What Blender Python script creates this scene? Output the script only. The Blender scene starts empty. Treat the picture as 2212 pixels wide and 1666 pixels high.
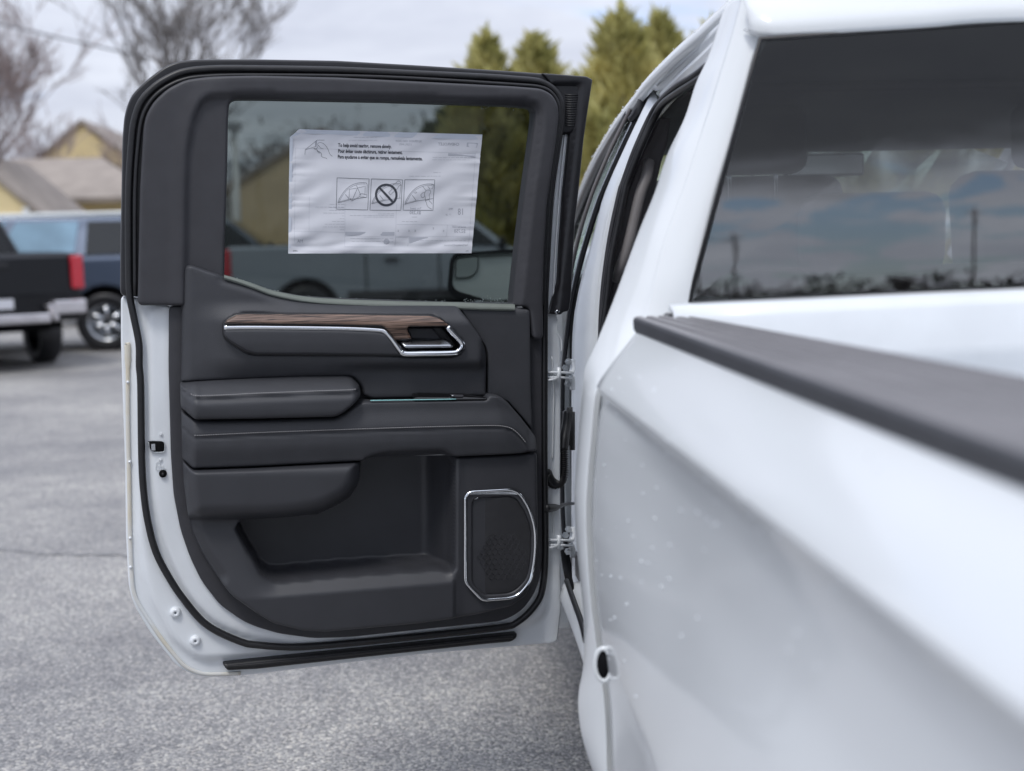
import bpy, bmesh, math, random
import numpy as np
from mathutils import Vector, Matrix
from mathutils.geometry import delaunay_2d_cdt
random.seed(4); rng = np.random.default_rng(7)
sc = bpy.context.scene
R = math.radians

# ------------------------------------------------------------------ camera
F, CX, CY, HC = 2900.0, 1106.0, 833.0, 1.52          # focal length and centre in units of a 2212 x 1666 picture, eye height
d0 = Vector(((860 - CX) / F, (CY - 508) / F, -1.0))   # the truck's long axis in camera space
yw = d0.normalized()
zw = d0.cross(Vector((1, 0.025, 0))).normalized()
if zw.y < 0: zw = -zw
xw = yw.cross(zw)
RC = Matrix((xw, yw, zw))                             # camera -> world
CAM = Vector((0, 0, HC))
cam = bpy.data.objects.new('camera', bpy.data.cameras.new('camera'))
sc.collection.objects.link(cam); sc.camera = cam
cam.matrix_world = Matrix.Translation(CAM) @ RC.to_4x4()
cam.data.sensor_width = 36; cam.data.lens = 36 * F / 2212
cam.data.clip_start = 0.02; cam.data.clip_end = 3000
cam.data.dof.use_dof = True; cam.data.dof.focus_distance = 2.95; cam.data.dof.aperture_fstop = 2.6

# ------------------------------------------------------------------ sky, sun, exposure
SUN_EL, SUN_AZ = R(58), R(208)                        # azimuth clockwise from +Y
world = bpy.data.worlds.new('World'); sc.world = world; world.use_nodes = True
wn, wl = world.node_tree.nodes, world.node_tree.links
wn.clear()
def wnode(t, **k):
    n = wn.new(t)
    for a, b in k.items(): setattr(n, a, b)
    return n
out = wnode('ShaderNodeOutputWorld')
sky = wnode('ShaderNodeTexSky', sky_type='NISHITA', sun_disc=False, sun_elevation=SUN_EL, sun_rotation=SUN_AZ, dust_density=0.1, ozone_density=2.5, air_density=1.0)
bg1 = wnode('ShaderNodeBackground'); bg1.inputs[1].default_value = 0.13
tint = wnode('ShaderNodeMix', data_type='RGBA', blend_type='MULTIPLY'); tint.inputs[0].default_value = 1; tint.inputs[7].default_value = (0.70, 0.88, 1.22, 1)
wl.new(sky.outputs[0], tint.inputs[6]); wl.new(tint.outputs[2], bg1.inputs[0])
tc = wnode('ShaderNodeTexCoord'); sep = wnode('ShaderNodeSeparateXYZ'); wl.new(tc.outputs['Generated'], sep.inputs[0])
def wmath(op, a, b=None, clamp=False):
    n = wnode('ShaderNodeMath', operation=op, use_clamp=clamp)
    for i, v in enumerate((a, b)):
        if v is None: continue
        if isinstance(v, (int, float)): n.inputs[i].default_value = v
        else: wl.new(v, n.inputs[i])
    return n.outputs[0]
zc = wmath('MAXIMUM', sep.outputs[2], 0.0)
den = wmath('ADD', zc, 0.10)
cmb = wnode('ShaderNodeCombineXYZ')
wl.new(wmath('DIVIDE', sep.outputs[0], den), cmb.inputs[0]); wl.new(wmath('DIVIDE', sep.outputs[1], den), cmb.inputs[1])
def wnoise(scale, detail, rough, dist, off):
    mp = wnode('ShaderNodeMapping'); mp.inputs['Location'].default_value = off; mp.inputs['Scale'].default_value = (1.0, 1.0, 1.0)
    wl.new(cmb.outputs[0], mp.inputs[0])
    n = wnode('ShaderNodeTexNoise'); n.inputs['Scale'].default_value = scale; n.inputs['Detail'].default_value = detail
    n.inputs['Roughness'].default_value = rough; n.inputs['Distortion'].default_value = dist
    wl.new(mp.outputs[0], n.inputs[0]); return n.outputs[0]
nA = wnoise(0.55, 6, 0.55, 0.5, (3.1, 0.4, 0)); nB = wnoise(1.1, 7, 0.6, 0.4, (7.3, 4.1, 2))
ramp = wnode('ShaderNodeValToRGB'); wl.new(nB, ramp.inputs[0])
e = ramp.color_ramp.elements
e[0].position = 0.30; e[0].color = (0.57, 0.61, 0.73, 1); e[1].position = 0.66; e[1].color = (0.80, 0.845, 0.955, 1)
el = wmath('POWER', zc, 0.8)
bright = wmath('ADD', 0.68, wmath('MULTIPLY', el, 0.72))
def wmap(v, a, b_, c, d):
    n = wnode('ShaderNodeMapRange', interpolation_type='SMOOTHSTEP'); wl.new(v, n.inputs[0])
    for i, q in enumerate((a, b_, c, d)): n.inputs[i + 1].default_value = q
    return n.outputs[0]
wob = wmath('MULTIPLY', wmath('SUBTRACT', nB, 0.5), 0.10)
elw = wmath('ADD', sep.outputs[2], wob)
bank = wmath('MULTIPLY', wmath('MULTIPLY', wmap(sep.outputs[1], -0.2, -0.75, 0.0, 1.0), wmap(elw, 0.055, 0.10, 0.0, 1.0)), wmap(elw, 0.60, 0.28, 0.0, 1.0))
bright = wmath('MULTIPLY', bright, wmath('ADD', wmath('SUBTRACT', 1.0, wmath('MULTIPLY', bank, 0.66)), wmath('MULTIPLY', wmath('MULTIPLY', wmap(sep.outputs[1], -0.2, -0.75, 0.0, 1.0), wmap(elw, 0.12, 0.07, 0.0, 1.0)), 1.0)))
bg2 = wnode('ShaderNodeBackground'); wl.new(ramp.outputs[0], bg2.inputs[0]); wl.new(bright, bg2.inputs[1])
gap_ = wmath('MULTIPLY', wmath('MULTIPLY', wmap(sep.outputs[1], -0.2, -0.75, 0.0, 1.0), wmap(elw, 0.12, 0.07, 0.0, 1.0)), wmath('MULTIPLY', wmath('SUBTRACT', wnoise(2.3, 5, 0.55, 0.6, (1.7, 9.2, 1)), 0.475), 2.4))
cov = wnode('ShaderNodeMapRange', interpolation_type='SMOOTHSTEP'); wl.new(wmath('SUBTRACT', nA, gap_), cov.inputs[0])
cov.inputs[1].default_value = 0.31; cov.inputs[2].default_value = 0.45; cov.inputs[3].default_value = 0.30; cov.inputs[4].default_value = 1.0
mx = wnode('ShaderNodeMixShader'); wl.new(cov.outputs[0], mx.inputs[0]); wl.new(bg1.outputs[0], mx.inputs[1]); wl.new(bg2.outputs[0], mx.inputs[2])
wl.new(mx.outputs[0], out.inputs[0])
sl = bpy.data.lights.new('sun', 'SUN'); sl.energy = 1.15; sl.angle = R(14); sl.color = (1.0, 0.97, 0.92)
so = bpy.data.objects.new('sun', sl); sc.collection.objects.link(so)
sd_ = Vector((math.sin(SUN_AZ) * math.cos(SUN_EL), math.cos(SUN_AZ) * math.cos(SUN_EL), math.sin(SUN_EL)))
so.rotation_euler = sd_.to_track_quat('Z', 'Y').to_euler(); so.location = (-20, -20, 40)
vs = sc.view_settings; vs.view_transform = 'Standard'; vs.look = 'None'; vs.gamma = 1; vs.use_curve_mapping = False; vs.exposure = 0.39
sc.cycles.max_bounces = 10; sc.cycles.transparent_max_bounces = 24; sc.cycles.caustics_reflective = False; sc.cycles.caustics_refractive = False

# ------------------------------------------------------------------ materials
def mat(name, col, rough=0.5, metal=0.0, spec=0.5, coat=0.0, noise=0.0, nscale=20, bump=0.0, bscale=200, bdist=0.001, col2=None, coatr=.04):
    m = bpy.data.materials.new(name); m.use_nodes = True
    nt = m.node_tree; b = nt.nodes['Principled BSDF']
    b.inputs['Base Color'].default_value = (*col, 1); b.inputs['Roughness'].default_value = rough
    b.inputs['Metallic'].default_value = metal; b.inputs['Specular IOR Level'].default_value = spec
    b.inputs['Coat Weight'].default_value = coat; b.inputs['Coat Roughness'].default_value = coatr
    t = nt.nodes.new('ShaderNodeTexCoord')
    if noise or col2:
        n = nt.nodes.new('ShaderNodeTexNoise'); n.inputs['Scale'].default_value = nscale; n.inputs['Detail'].default_value = 5
        nt.links.new(t.outputs['Object'], n.inputs[0])
        r = nt.nodes.new('ShaderNodeValToRGB'); nt.links.new(n.outputs[0], r.inputs[0])
        r.color_ramp.elements[0].position = .35; r.color_ramp.elements[1].position = .65
        c2 = col2 or tuple(c * (1 + noise) for c in col); c1 = col if col2 else tuple(c * (1 - noise) for c in col)
        r.color_ramp.elements[0].color = (*c1, 1); r.color_ramp.elements[1].color = (*c2, 1)
        nt.links.new(r.outputs[0], b.inputs['Base Color'])
    if bump:
        n2 = nt.nodes.new('ShaderNodeTexVoronoi'); n2.inputs['Scale'].default_value = bscale
        nt.links.new(t.outputs['Object'], n2.inputs[0])
        bp = nt.nodes.new('ShaderNodeBump'); bp.inputs['Strength'].default_value = bump; bp.inputs['Distance'].default_value = bdist
        nt.links.new(n2.outputs[0], bp.inputs['Height']); nt.links.new(bp.outputs[0], b.inputs['Normal'])
    return m
PAINT = mat('white_paint', (.725, .75, .765), .42, spec=.35, coat=.75, noise=.012, nscale=3, coatr=.10)
PAINT_IN = mat('white_paint_inner', (.76, .79, .82), .38, coat=.4, noise=.03, nscale=9)
TRIM = mat('dark_trim_plastic', (.040, .040, .046), .52, spec=.45, noise=.06, nscale=30, bump=.25, bscale=900, bdist=.0006)
TRIM2 = mat('dark_soft_vinyl', (.044, .0455, .052), .50, spec=.45, noise=.05, nscale=25, bump=.35, bscale=650, bdist=.0007)
TRIM3 = mat('dark_lower_plastic', (.036, .037, .043), .46, spec=.5, noise=.05, nscale=18, bump=.18, bscale=900, bdist=.0006)
LIGHTTRIM = mat('grey_cab_trim', (.14, .13, .135), .6, noise=.04)
RUBBER = mat('black_rubber', (.012, .012, .014), .42, spec=.5, noise=.2, nscale=60)
BLACK = mat('satin_black', (.014, .014, .017), .35, spec=.5, noise=.15, nscale=40)
GLOSSB = mat('gloss_black', (.008, .008, .009), .08)
GAP = mat('gap_black', (.006, .006, .007), .8, spec=.1)
CHROME = mat('chrome', (.82, .84, .87), .08, metal=1, noise=.02, nscale=8)
SATIN = mat('satin_chrome', (.55, .57, .60), .24, metal=1, noise=.02, nscale=8)
SILVERM = mat('zinc_metal', (.62, .65, .68), .32, metal=.6, noise=.05, nscale=60)
STITCH = mat('grey_thread', (.30, .295, .30), .8, noise=.05, nscale=300)
SEALER = mat('seam_sealer', (.70, .72, .73), .5, col2=(.66, .60, .47), nscale=7)
PAPER = mat('white_paper', (.66, .67, .72), .6, noise=.02, nscale=12)
PAPER2 = mat('glue_margin', (.56, .60, .68), .35, noise=.03, nscale=12)
INK = mat('dark_ink', (.045, .05, .065), .7, noise=.05)
INK2 = mat('grey_ink', (.12, .13, .155), .7, noise=.05)
FAINT = mat('show_through_ink', (.36, .37, .42), .7, noise=.05)
FAINT2 = mat('show_through_tint', (.44, .455, .51), .7, noise=.02)
SEAT = mat('seat_leather', (.022, .022, .026), .5, noise=.1, bump=.2, bscale=300)
MIRROR = mat('mirror_glass', (.88, .93, .90), .35, metal=1, noise=.01)
TEAL = mat('light_pipe', (.30, .62, .62), .2, noise=.05)
RAILM = mat('rail_cap_plastic', (.165, .158, .165), .42, spec=.6, noise=.10, nscale=9, bump=.25, bscale=500)
RAILS = mat('rail_side_plastic', (.050, .052, .060), .5, noise=.08, nscale=20, bump=.25, bscale=500)
WATER = mat('water', (.80, .83, .86), .06, noise=.01, coat=1.0)  # opaque pale base: the drops' highlights are put into the colour

def wood():
    m = mat('open_pore_wood', (.12, .075, .055), .30, spec=.5, coat=.4); nt = m.node_tree; b = nt.nodes['Principled BSDF']
    t = nt.nodes.new('ShaderNodeTexCoord'); mp = nt.nodes.new('ShaderNodeMapping'); mp.inputs['Scale'].default_value = (5, 60, 240)
    mp.inputs['Rotation'].default_value = (0, R(1.5), 0)
    nt.links.new(t.outputs['Object'], mp.inputs[0])
    n = nt.nodes.new('ShaderNodeTexNoise'); n.inputs['Scale'].default_value = 2.2; n.inputs['Detail'].default_value = 6; n.inputs['Distortion'].default_value = .7
    nt.links.new(mp.outputs[0], n.inputs[0]); r = nt.nodes.new('ShaderNodeValToRGB'); nt.links.new(n.outputs[0], r.inputs[0])
    r.color_ramp.elements[0].position = .38; r.color_ramp.elements[0].color = (.028, .015, .011, 1)
    r.color_ramp.elements[1].position = .58; r.color_ramp.elements[1].color = (.235, .150, .110, 1)
    nt.links.new(r.outputs[0], b.inputs['Base Color']); return m
WOOD = wood()

def glass(name, tint, ior, rough=0.0, lift=0.0):
    m = bpy.data.materials.new(name); m.use_nodes = True; nt = m.node_tree; nt.nodes.clear()
    o = nt.nodes.new('ShaderNodeOutputMaterial'); fr = nt.nodes.new('ShaderNodeFresnel'); gm = nt.nodes.new('ShaderNodeNewGeometry'); mr = nt.nodes.new('ShaderNodeMapRange')
    mr.inputs[3].default_value = ior; mr.inputs[4].default_value = 1 / ior; nt.links.new(gm.outputs['Backfacing'], mr.inputs[0]); nt.links.new(mr.outputs[0], fr.inputs[0])
    tr = nt.nodes.new('ShaderNodeBsdfTransparent'); tr.inputs[0].default_value = (*tint, 1)
    gl = nt.nodes.new('ShaderNodeBsdfGlossy'); gl.inputs['Roughness'].default_value = rough
    n = nt.nodes.new('ShaderNodeTexNoise'); n.inputs['Scale'].default_value = 1.6
    t = nt.nodes.new('ShaderNodeTexCoord'); nt.links.new(t.outputs['Object'], n.inputs[0])
    bp = nt.nodes.new('ShaderNodeBump'); bp.inputs['Strength'].default_value = .05; bp.inputs['Distance'].default_value = .01
    nt.links.new(n.outputs[0], bp.inputs['Height']); nt.links.new(bp.outputs[0], gl.inputs['Normal'])
    mxs = nt.nodes.new('ShaderNodeMixShader'); nt.links.new(fr.outputs[0], mxs.inputs[0]); nt.links.new(tr.outputs[0], mxs.inputs[1]); nt.links.new(gl.outputs[0], mxs.inputs[2])
    nt.links.new(mxs.outputs[0], o.inputs[0]); return m
GLASS_DOOR = glass('tinted_door_glass', (.48, .51, .50), 1.22)
GLASS_REAR = glass('dark_rear_glass', (.54, .555, .555), 2.15)
GLASS_FRONT = glass('clear_glass', (.85, .9, .87), 1.35)

# ------------------------------------------------------------------ helpers
COL = sc.collection
def mk(name, v, f, m, parent=None, smooth=True, off=None, label=None, cat=None, group=None, kind=None):
    me = bpy.data.meshes.new(name)
    v = np.asarray(v, float)
    if off is not None: v = v - np.asarray(off, float)
    me.from_pydata([tuple(a) for a in v], [], [tuple(int(i) for i in a) for a in f]); me.update()
    if smooth: me.polygons.foreach_set('use_smooth', [True] * len(me.polygons))
    me.materials.append(m)
    o = bpy.data.objects.new(name, me); COL.objects.link(o)
    if parent: o.parent = parent
    tag(o, label, cat, group, kind); return o
def tag(o, label=None, cat=None, group=None, kind=None):
    for k, x in (('label', label), ('category', cat), ('group', group), ('kind', kind)):
        if x: o[k] = x
    return o
def empty(name, loc, rz=0, label=None, cat=None, group=None):
    o = bpy.data.objects.new(name, None); COL.objects.link(o); o.location = loc; o.rotation_euler = (0, 0, rz)
    return tag(o, label, cat, group)
def autosmooth(o, ang=35):
    o.data.set_sharp_from_angle(angle=R(ang)); return o
def bevel(o, w, seg=2):
    b = o.modifiers.new('edge', 'BEVEL'); b.width = w; b.segments = seg; b.limit_method = 'ANGLE'; b.angle_limit = R(35)
    b.harden_normals = False; return o
def solid(o, t, offset=-1):
    s = o.modifiers.new('thick', 'SOLIDIFY'); s.thickness = t; s.offset = offset; return o
class MB:
    def __init__(s): s.v = []; s.f = []
    def add(s, v, f):
        n = len(s.v); s.v += [tuple(a) for a in v]; s.f += [tuple(i + n for i in a) for a in f]; return s
    def box(s, c, h, M=None):
        vs_ = [Vector((x * h[0], y * h[1], z * h[2])) for x in (-1, 1) for y in (-1, 1) for z in (-1, 1)]
        if M is not None: vs_ = [M @ a for a in vs_]
        return s.add([a + Vector(c) for a in vs_], [(0, 1, 3, 2), (4, 6, 7, 5), (0, 4, 5, 1), (2, 3, 7, 6), (0, 2, 6, 4), (1, 5, 7, 3)])
    def tube(s, pts, r, n=8, cap=True, flat=1.0, ref=None):
        pts = [Vector(p) for p in pts]; m = len(pts); rr = r if hasattr(r, '__len__') else [r] * m
        rf = Vector(ref) if ref is not None else None
        vs_ = []; prev = None
        for i, p in enumerate(pts):
            t = (pts[min(i + 1, m - 1)] - pts[max(i - 1, 0)]).normalized()
            if rf is not None: a = (rf - t * rf.dot(t)).normalized()
            else:
                if prev is None: prev = Vector((0, 0, 1)) if abs(t.z) < .9 else Vector((1, 0, 0))
                a = (prev - t * prev.dot(t)).normalized(); prev = a
            b = t.cross(a)
            for k in range(n):
                th = 2 * math.pi * k / n
                vs_.append(p + a * (math.cos(th) * rr[i] * flat) + b * (math.sin(th) * rr[i]))
        fs = [(i * n + k, i * n + (k + 1) % n, (i + 1) * n + (k + 1) % n, (i + 1) * n + k) for i in range(m - 1) for k in range(n)]
        if cap: fs += [tuple(range(n))[::-1], tuple(range((m - 1) * n, m * n))]
        return s.add(vs_, fs)
    def lathe(s, prof, c, axis='x', n=28):       # prof: (axial, radius)
        vs_ = []
        for a, r_ in prof:
            for k in range(n):
                th = 2 * math.pi * k / n; p = (a, math.cos(th) * r_, math.sin(th) * r_)
                if axis == 'y': p = (p[1], p[0], p[2])
                if axis == 'z': p = (p[1], p[2], p[0])
                vs_.append(Vector(p) + Vector(c))
        m = len(prof)
        return s.add(vs_, [(i * n + k, i * n + (k + 1) % n, (i + 1) * n + (k + 1) % n, (i + 1) * n + k) for i in range(m - 1) for k in range(n)])
    def build(s, name, m, parent=None, **k): return mk(name, s.v, s.f, m, parent, **k)

def cat(pts, n=6, closed=False):                 # Catmull-Rom through points of any dimension
    P = np.asarray(pts, float); m = len(P); o = []
    for i in range(m if closed else m - 1):
        if closed: a, b, c, d = P[(i - 1) % m], P[i], P[(i + 1) % m], P[(i + 2) % m]
        else: a, b, c, d = P[max(i - 1, 0)], P[i], P[i + 1], P[min(i + 2, m - 1)]
        for k in range(n):
            t = k / n
            o.append(.5 * ((2 * b) + (c - a) * t + (2 * a - 5 * b + 4 * c - d) * t * t + (3 * b - a - 3 * c + d) * t ** 3))
    if not closed: o.append(P[-1])
    return np.array(o)
def resample(P, n):
    P = np.asarray(P, float); d = np.r_[0, np.cumsum(np.linalg.norm(np.diff(P, axis=0), axis=1))]
    t = np.linspace(0, d[-1], n); return np.stack([np.interp(t, d, P[:, k]) for k in range(P.shape[1])], 1)
def rnd(pts, r=6, seg=5):                        # fillet the corners of a closed polygon
    o = []; m = len(pts)
    for i in range(m):
        p = np.array(pts[i][:2], float); a = np.array(pts[i - 1][:2], float); b = np.array(pts[(i + 1) % m][:2], float)
        rr = pts[i][2] if len(pts[i]) > 2 else r
        la, lb = np.linalg.norm(a - p), np.linalg.norm(b - p)
        q = min(rr, la * .48, lb * .48); s = p + (a - p) / la * q; e2 = p + (b - p) / lb * q
        for k in range(seg + 1):
            t = k / seg; o.append((1 - t) ** 2 * s + 2 * t * (1 - t) * p + t * t * e2)
    return np.array(o)
def dens(P, step, closed=True):
    o = []; m = len(P)
    for i in range(m if closed else m - 1):
        a, b = np.asarray(P[i]), np.asarray(P[(i + 1) % m]); l = np.linalg.norm(b - a)
        if l < 1e-6: continue
        k = max(1, int(round(l / step)))
        for j in range(k): o.append(a + (b - a) * j / k)
    if not closed: o.append(np.asarray(P[-1]))
    o = np.array(o)
    keep = [0]
    for i in range(1, len(o)):
        if np.linalg.norm(o[i] - o[keep[-1]]) > step * .2: keep.append(i)
    if closed and np.linalg.norm(o[keep[-1]] - o[0]) < step * .2: keep.pop()
    return o[keep]
def pdist(P, Q, closed=True):                    # distance of points P to polyline Q
    P = np.asarray(P, float); Q = np.asarray(Q, float)
    A = Q; B = np.roll(Q, -1, 0)
    if not closed: A, B = Q[:-1], Q[1:]
    best = np.full(len(P), 1e9)
    for a, b in zip(A, B):
        ab = b - a; l2 = (ab ** 2).sum()
        if l2 < 1e-12: continue
        t = np.clip(((P - a) @ ab) / l2, 0, 1)
        best = np.minimum(best, ((P - a - t[:, None] * ab) ** 2).sum(1))
    return np.sqrt(best)
def inside(P, Q):
    P = np.asarray(P, float); x, y = P[:, 0], P[:, 1]; c = np.zeros(len(P), bool)
    for i in range(len(Q)):
        (x1, y1), (x2, y2) = Q[i - 1], Q[i]
        if y1 == y2: continue
        c ^= ((y1 > y) != (y2 > y)) & (x < (x2 - x1) * (y - y1) / (y2 - y1) + x1)
    return c
def sdf(P, Q):
    d = pdist(P, Q); return np.where(inside(P, Q), -d, d)
def ss(a, b, x):
    t = np.clip((x - a) / (b - a), 0, 1); return t * t * (3 - 2 * t)

# picture position -> ray, used to survey where each thing really stands
def ray(x, y): return RC @ Vector(((x - CX) / F, (CY - y) / F, -1.0))
def atY(x, y, Y):
    d = ray(x, y); return CAM + d * (Y / d.y)
def atZ(x, y, z):
    d = ray(x, y); return CAM + d * ((z - HC) / d.z)

# ------------------------------------------------------------------ ground
def asphalt():
    m = mat('asphalt', (.2, .2, .2), .75); nt = m.node_tree; b = nt.nodes['Principled BSDF']; N = nt.nodes.new; L = nt.links.new
    t = N('ShaderNodeTexCoord')
    v = N('ShaderNodeTexVoronoi'); v.inputs['Scale'].default_value = 118; L(t.outputs['Object'], v.inputs[0])
    sc_ = N('ShaderNodeSeparateColor'); L(v.outputs['Color'], sc_.inputs[0])
    r = N('ShaderNodeValToRGB'); L(sc_.outputs[0], r.inputs[0]); el_ = r.color_ramp.elements
    el_[0].position = 0; el_[0].color = (.15, .15, .155, 1); el_[1].position = 1; el_[1].color = (.62, .60, .57, 1)
    for p, c in ((.35, (.25, .248, .252)), (.75, (.38, .372, .366)), (.93, (.50, .47, .43))): k = el_.new(p); k.color = (*c, 1)
    n = N('ShaderNodeTexNoise'); n.inputs['Scale'].default_value = .45; n.inputs['Detail'].default_value = 9; n.inputs['Roughness'].default_value = .6; L(t.outputs['Object'], n.inputs[0])
    r2 = N('ShaderNodeValToRGB'); L(n.outputs[0], r2.inputs[0]); r2.color_ramp.elements[0].position = .35; r2.color_ramp.elements[1].position = .68
    r2.color_ramp.elements[0].color = (.66, .66, .68, 1); r2.color_ramp.elements[1].color = (1.22, 1.21, 1.18, 1)
    mpx = N('ShaderNodeMix'); mpx.data_type = 'RGBA'; mpx.blend_type = 'MULTIPLY'; mpx.inputs[0].default_value = 1
    L(r.outputs[0], mpx.inputs[6]); L(r2.outputs[0], mpx.inputs[7])
    n3 = N('ShaderNodeTexNoise'); n3.inputs['Scale'].default_value = 5; n3.inputs['Detail'].default_value = 6; L(t.outputs['Object'], n3.inputs[0])
    r3 = N('ShaderNodeValToRGB'); L(n3.outputs[0], r3.inputs[0]); r3.color_ramp.elements[0].position = .3; r3.color_ramp.elements[1].position = .7
    r3.color_ramp.elements[0].color = (.86, .86, .87, 1); r3.color_ramp.elements[1].color = (1.1, 1.1, 1.08, 1)
    m2 = N('ShaderNodeMix'); m2.data_type = 'RGBA'; m2.blend_type = 'MULTIPLY'; m2.inputs[0].default_value = 1
    L(mpx.outputs[2], m2.inputs[6]); L(r3.outputs[0], m2.inputs[7]); L(m2.outputs[2], b.inputs['Base Color'])
    rr = N('ShaderNodeMapRange'); L(n.outputs[0], rr.inputs[0]); rr.inputs[1].default_value = .3; rr.inputs[2].default_value = .7; rr.inputs[3].default_value = .5; rr.inputs[4].default_value = .85
    L(rr.outputs[0], b.inputs['Roughness'])
    bp = N('ShaderNodeBump'); bp.inputs['Strength'].default_value = .9; bp.inputs['Distance'].default_value = .004
    iv = N('ShaderNodeMath'); iv.operation = 'SUBTRACT'; iv.inputs[0].default_value = 1; L(v.outputs['Distance'], iv.inputs[1])
    L(iv.outputs[0], bp.inputs['Height']); L(bp.outputs[0], b.inputs['Normal']); return m
mk('ground', [(-900, -900, 0), (900, -900, 0), (900, 900, 0), (-900, 900, 0)], [(0, 1, 2, 3)], asphalt(), kind='structure')

TAR = mat('sealed_seam', (.19, .19, .195), .7, noise=.2, nscale=6)
sm_ = np.array([atZ(x, y, .004)[:] for x, y in ((-900, 1150), (-300, 1176), (0, 1188), (120, 1196), (260, 1199), (420, 1207), (700, 1212), (1100, 1216))]); sm_ = cat(sm_, 10); wd_ = .012 + .008 * np.sin(np.arange(len(sm_)) * 1.7) + .004 * rng.standard_normal(len(sm_)); sm_[:, 1] += .015 * rng.standard_normal(len(sm_))
mk('pavement_seam', [(a[0], a[1] - w_, .004) for a, w_ in zip(sm_, wd_)] + [(a[0], a[1] + w_, .004) for a, w_ in zip(sm_, wd_)], [(i, i + 1, len(sm_) + i + 1, len(sm_) + i) for i in range(len(sm_) - 1)], TAR, kind='structure')

# ================================================================== THE TRUCK
T0 = Vector((1.3, 2.6, 0))
truck = empty('pickup_truck', T0, 0, 'white crew cab pickup standing close by with its rear side door wide open', 'pickup truck')
def tp(name, v, f, m, parent=truck, **k): return mk(name, v, f, m, parent, off=T0, **k)
def loft(name, lines, m, n=40, thick=.006, parent=truck, smoothpts=True, raw=False, **k):
    rows = []
    for ln in lines:
        P = np.array(ln if raw else [atY(*p) for p in ln], float)
        if smoothpts and len(P) > 2: P = cat(P, 6)
        rows.append(resample(P, n))
    G = np.array(rows); a = len(lines)
    f = [(i * n + j, i * n + j + 1, (i + 1) * n + j + 1, (i + 1) * n + j) for i in range(a - 1) for j in range(n - 1)]
    o = mk(name, G.reshape(-1, 3), f, m, parent, off=T0 if parent is truck else None, **k)
    if thick: solid(o, thick, 0)
    return o
def trk_tube(name, pts, r, m, n=8, flat=1.0, sm=6, **k):
    P = np.array([atY(*p) for p in pts], float)
    if sm: P = cat(P, sm)
    b = MB().tube(P, r, n, flat=flat); return tp(name, b.v, b.f, m, **k)

# ---- bed side: cross-section swept along the truck, with the crease and the wheel arch
PZ = np.array([.150, .158, .175, .205, .236, .2435, .252, .275, .31, .37, .45, .54, .62, .645, .67, .75, .90, 1.02])
PX = np.array([.372, .366, .352, .327, .3045, .301,  .3055, .3135, .3175, .3165, .3095, .3000, .2920, .290, .295, .306, .320, .324])
Yb = np.concatenate([np.linspace(2.065, -.9, 90), np.linspace(-1.0, -1.35, 4)])
_h = np.diff(PZ); _d = np.diff(PX) / _h; _m = np.r_[_d[0], np.where(_d[:-1] * _d[1:] > 0, 2 * _d[:-1] * _d[1:] / (_d[:-1] + _d[1:] + 1e-12), 0), _d[-1]]
def bed_x(dz, Y=0):                                    # monotone cubic through the section points
    dz = np.asarray(dz, float); i = np.clip(np.searchsorted(PZ, dz) - 1, 0, len(PZ) - 2); h = _h[i]; t = np.clip((dz - PZ[i]) / h, 0, 1)
    return (2 * t ** 3 - 3 * t ** 2 + 1) * PX[i] + (t ** 3 - 2 * t ** 2 + t) * h * _m[i] + (-2 * t ** 3 + 3 * t ** 2) * PX[i + 1] + (t ** 3 - t ** 2) * h * _m[i + 1]
zs = np.unique(np.concatenate([PZ, np.linspace(.158, .24, 10), np.linspace(.26, .64, 34)]))
WCY, WCZ, ARCH = .95, .42, .53
E1F = np.array([(1328, 795), (1290, 843), (1279, 933), (1269, 1050), (1267, 1133), (1273, 1249), (1280, 1324), (1289, 1389), (1298, 1450), (1306, 1520), (1310, 1590), (1312, 1666)], float)
_e = [atY(x + 7, y, 2.085) for x, y in E1F]; EZ = np.array([HC - p.z for p in _e]); EX = np.array([p.x for p in _e])
vv = []
for Y in Yb:
    zmin = .52
    if abs(Y - WCY) < ARCH: zmin = max(zmin, WCZ + math.sqrt(ARCH ** 2 - (Y - WCY) ** 2))
    for dz in zs:
        z = max(HC - dz, zmin); dd = HC - z
        flare = .016 * float(ss(.30, .0, np.array(math.hypot(Y - WCY, z - WCZ) - ARCH - .02))) * float(ss(.27, .5, np.array(dd)))
        k_ = float(ss(1.45, 2.06, np.array(Y)) * ss(.243, .29, np.array(dd)))
        vv.append(((float(bed_x(dd, Y)) - flare) * (1 - k_) + float(np.interp(dd, EZ, EX)) * k_, Y, z))
nz = len(zs)
ff = [(i * nz + j, i * nz + j + 1, (i + 1) * nz + j + 1, (i + 1) * nz + j) for i in range(len(Yb) - 1) for j in range(nz - 1)]
bed_side = autosmooth(tp('bed_side', vv, ff, PAINT), 20); solid(bed_side, .012, -1)
# bed far side, floor and bulkhead
b = MB()
b.box((1.3, .40, .78), (.86, 1.62, .02)); tp('bed_floor', b.v, b.f, PAINT_IN, smooth=False)
inner = MB(); inner.box((.47, .40, 1.07), (.012, 1.62, .29)); inner.box((2.22, .40, 1.07), (.10, 1.62, .29)); bevel(tp('bed_inner_wall', inner.v, inner.f, PAINT_IN, smooth=False), .008)
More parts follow.
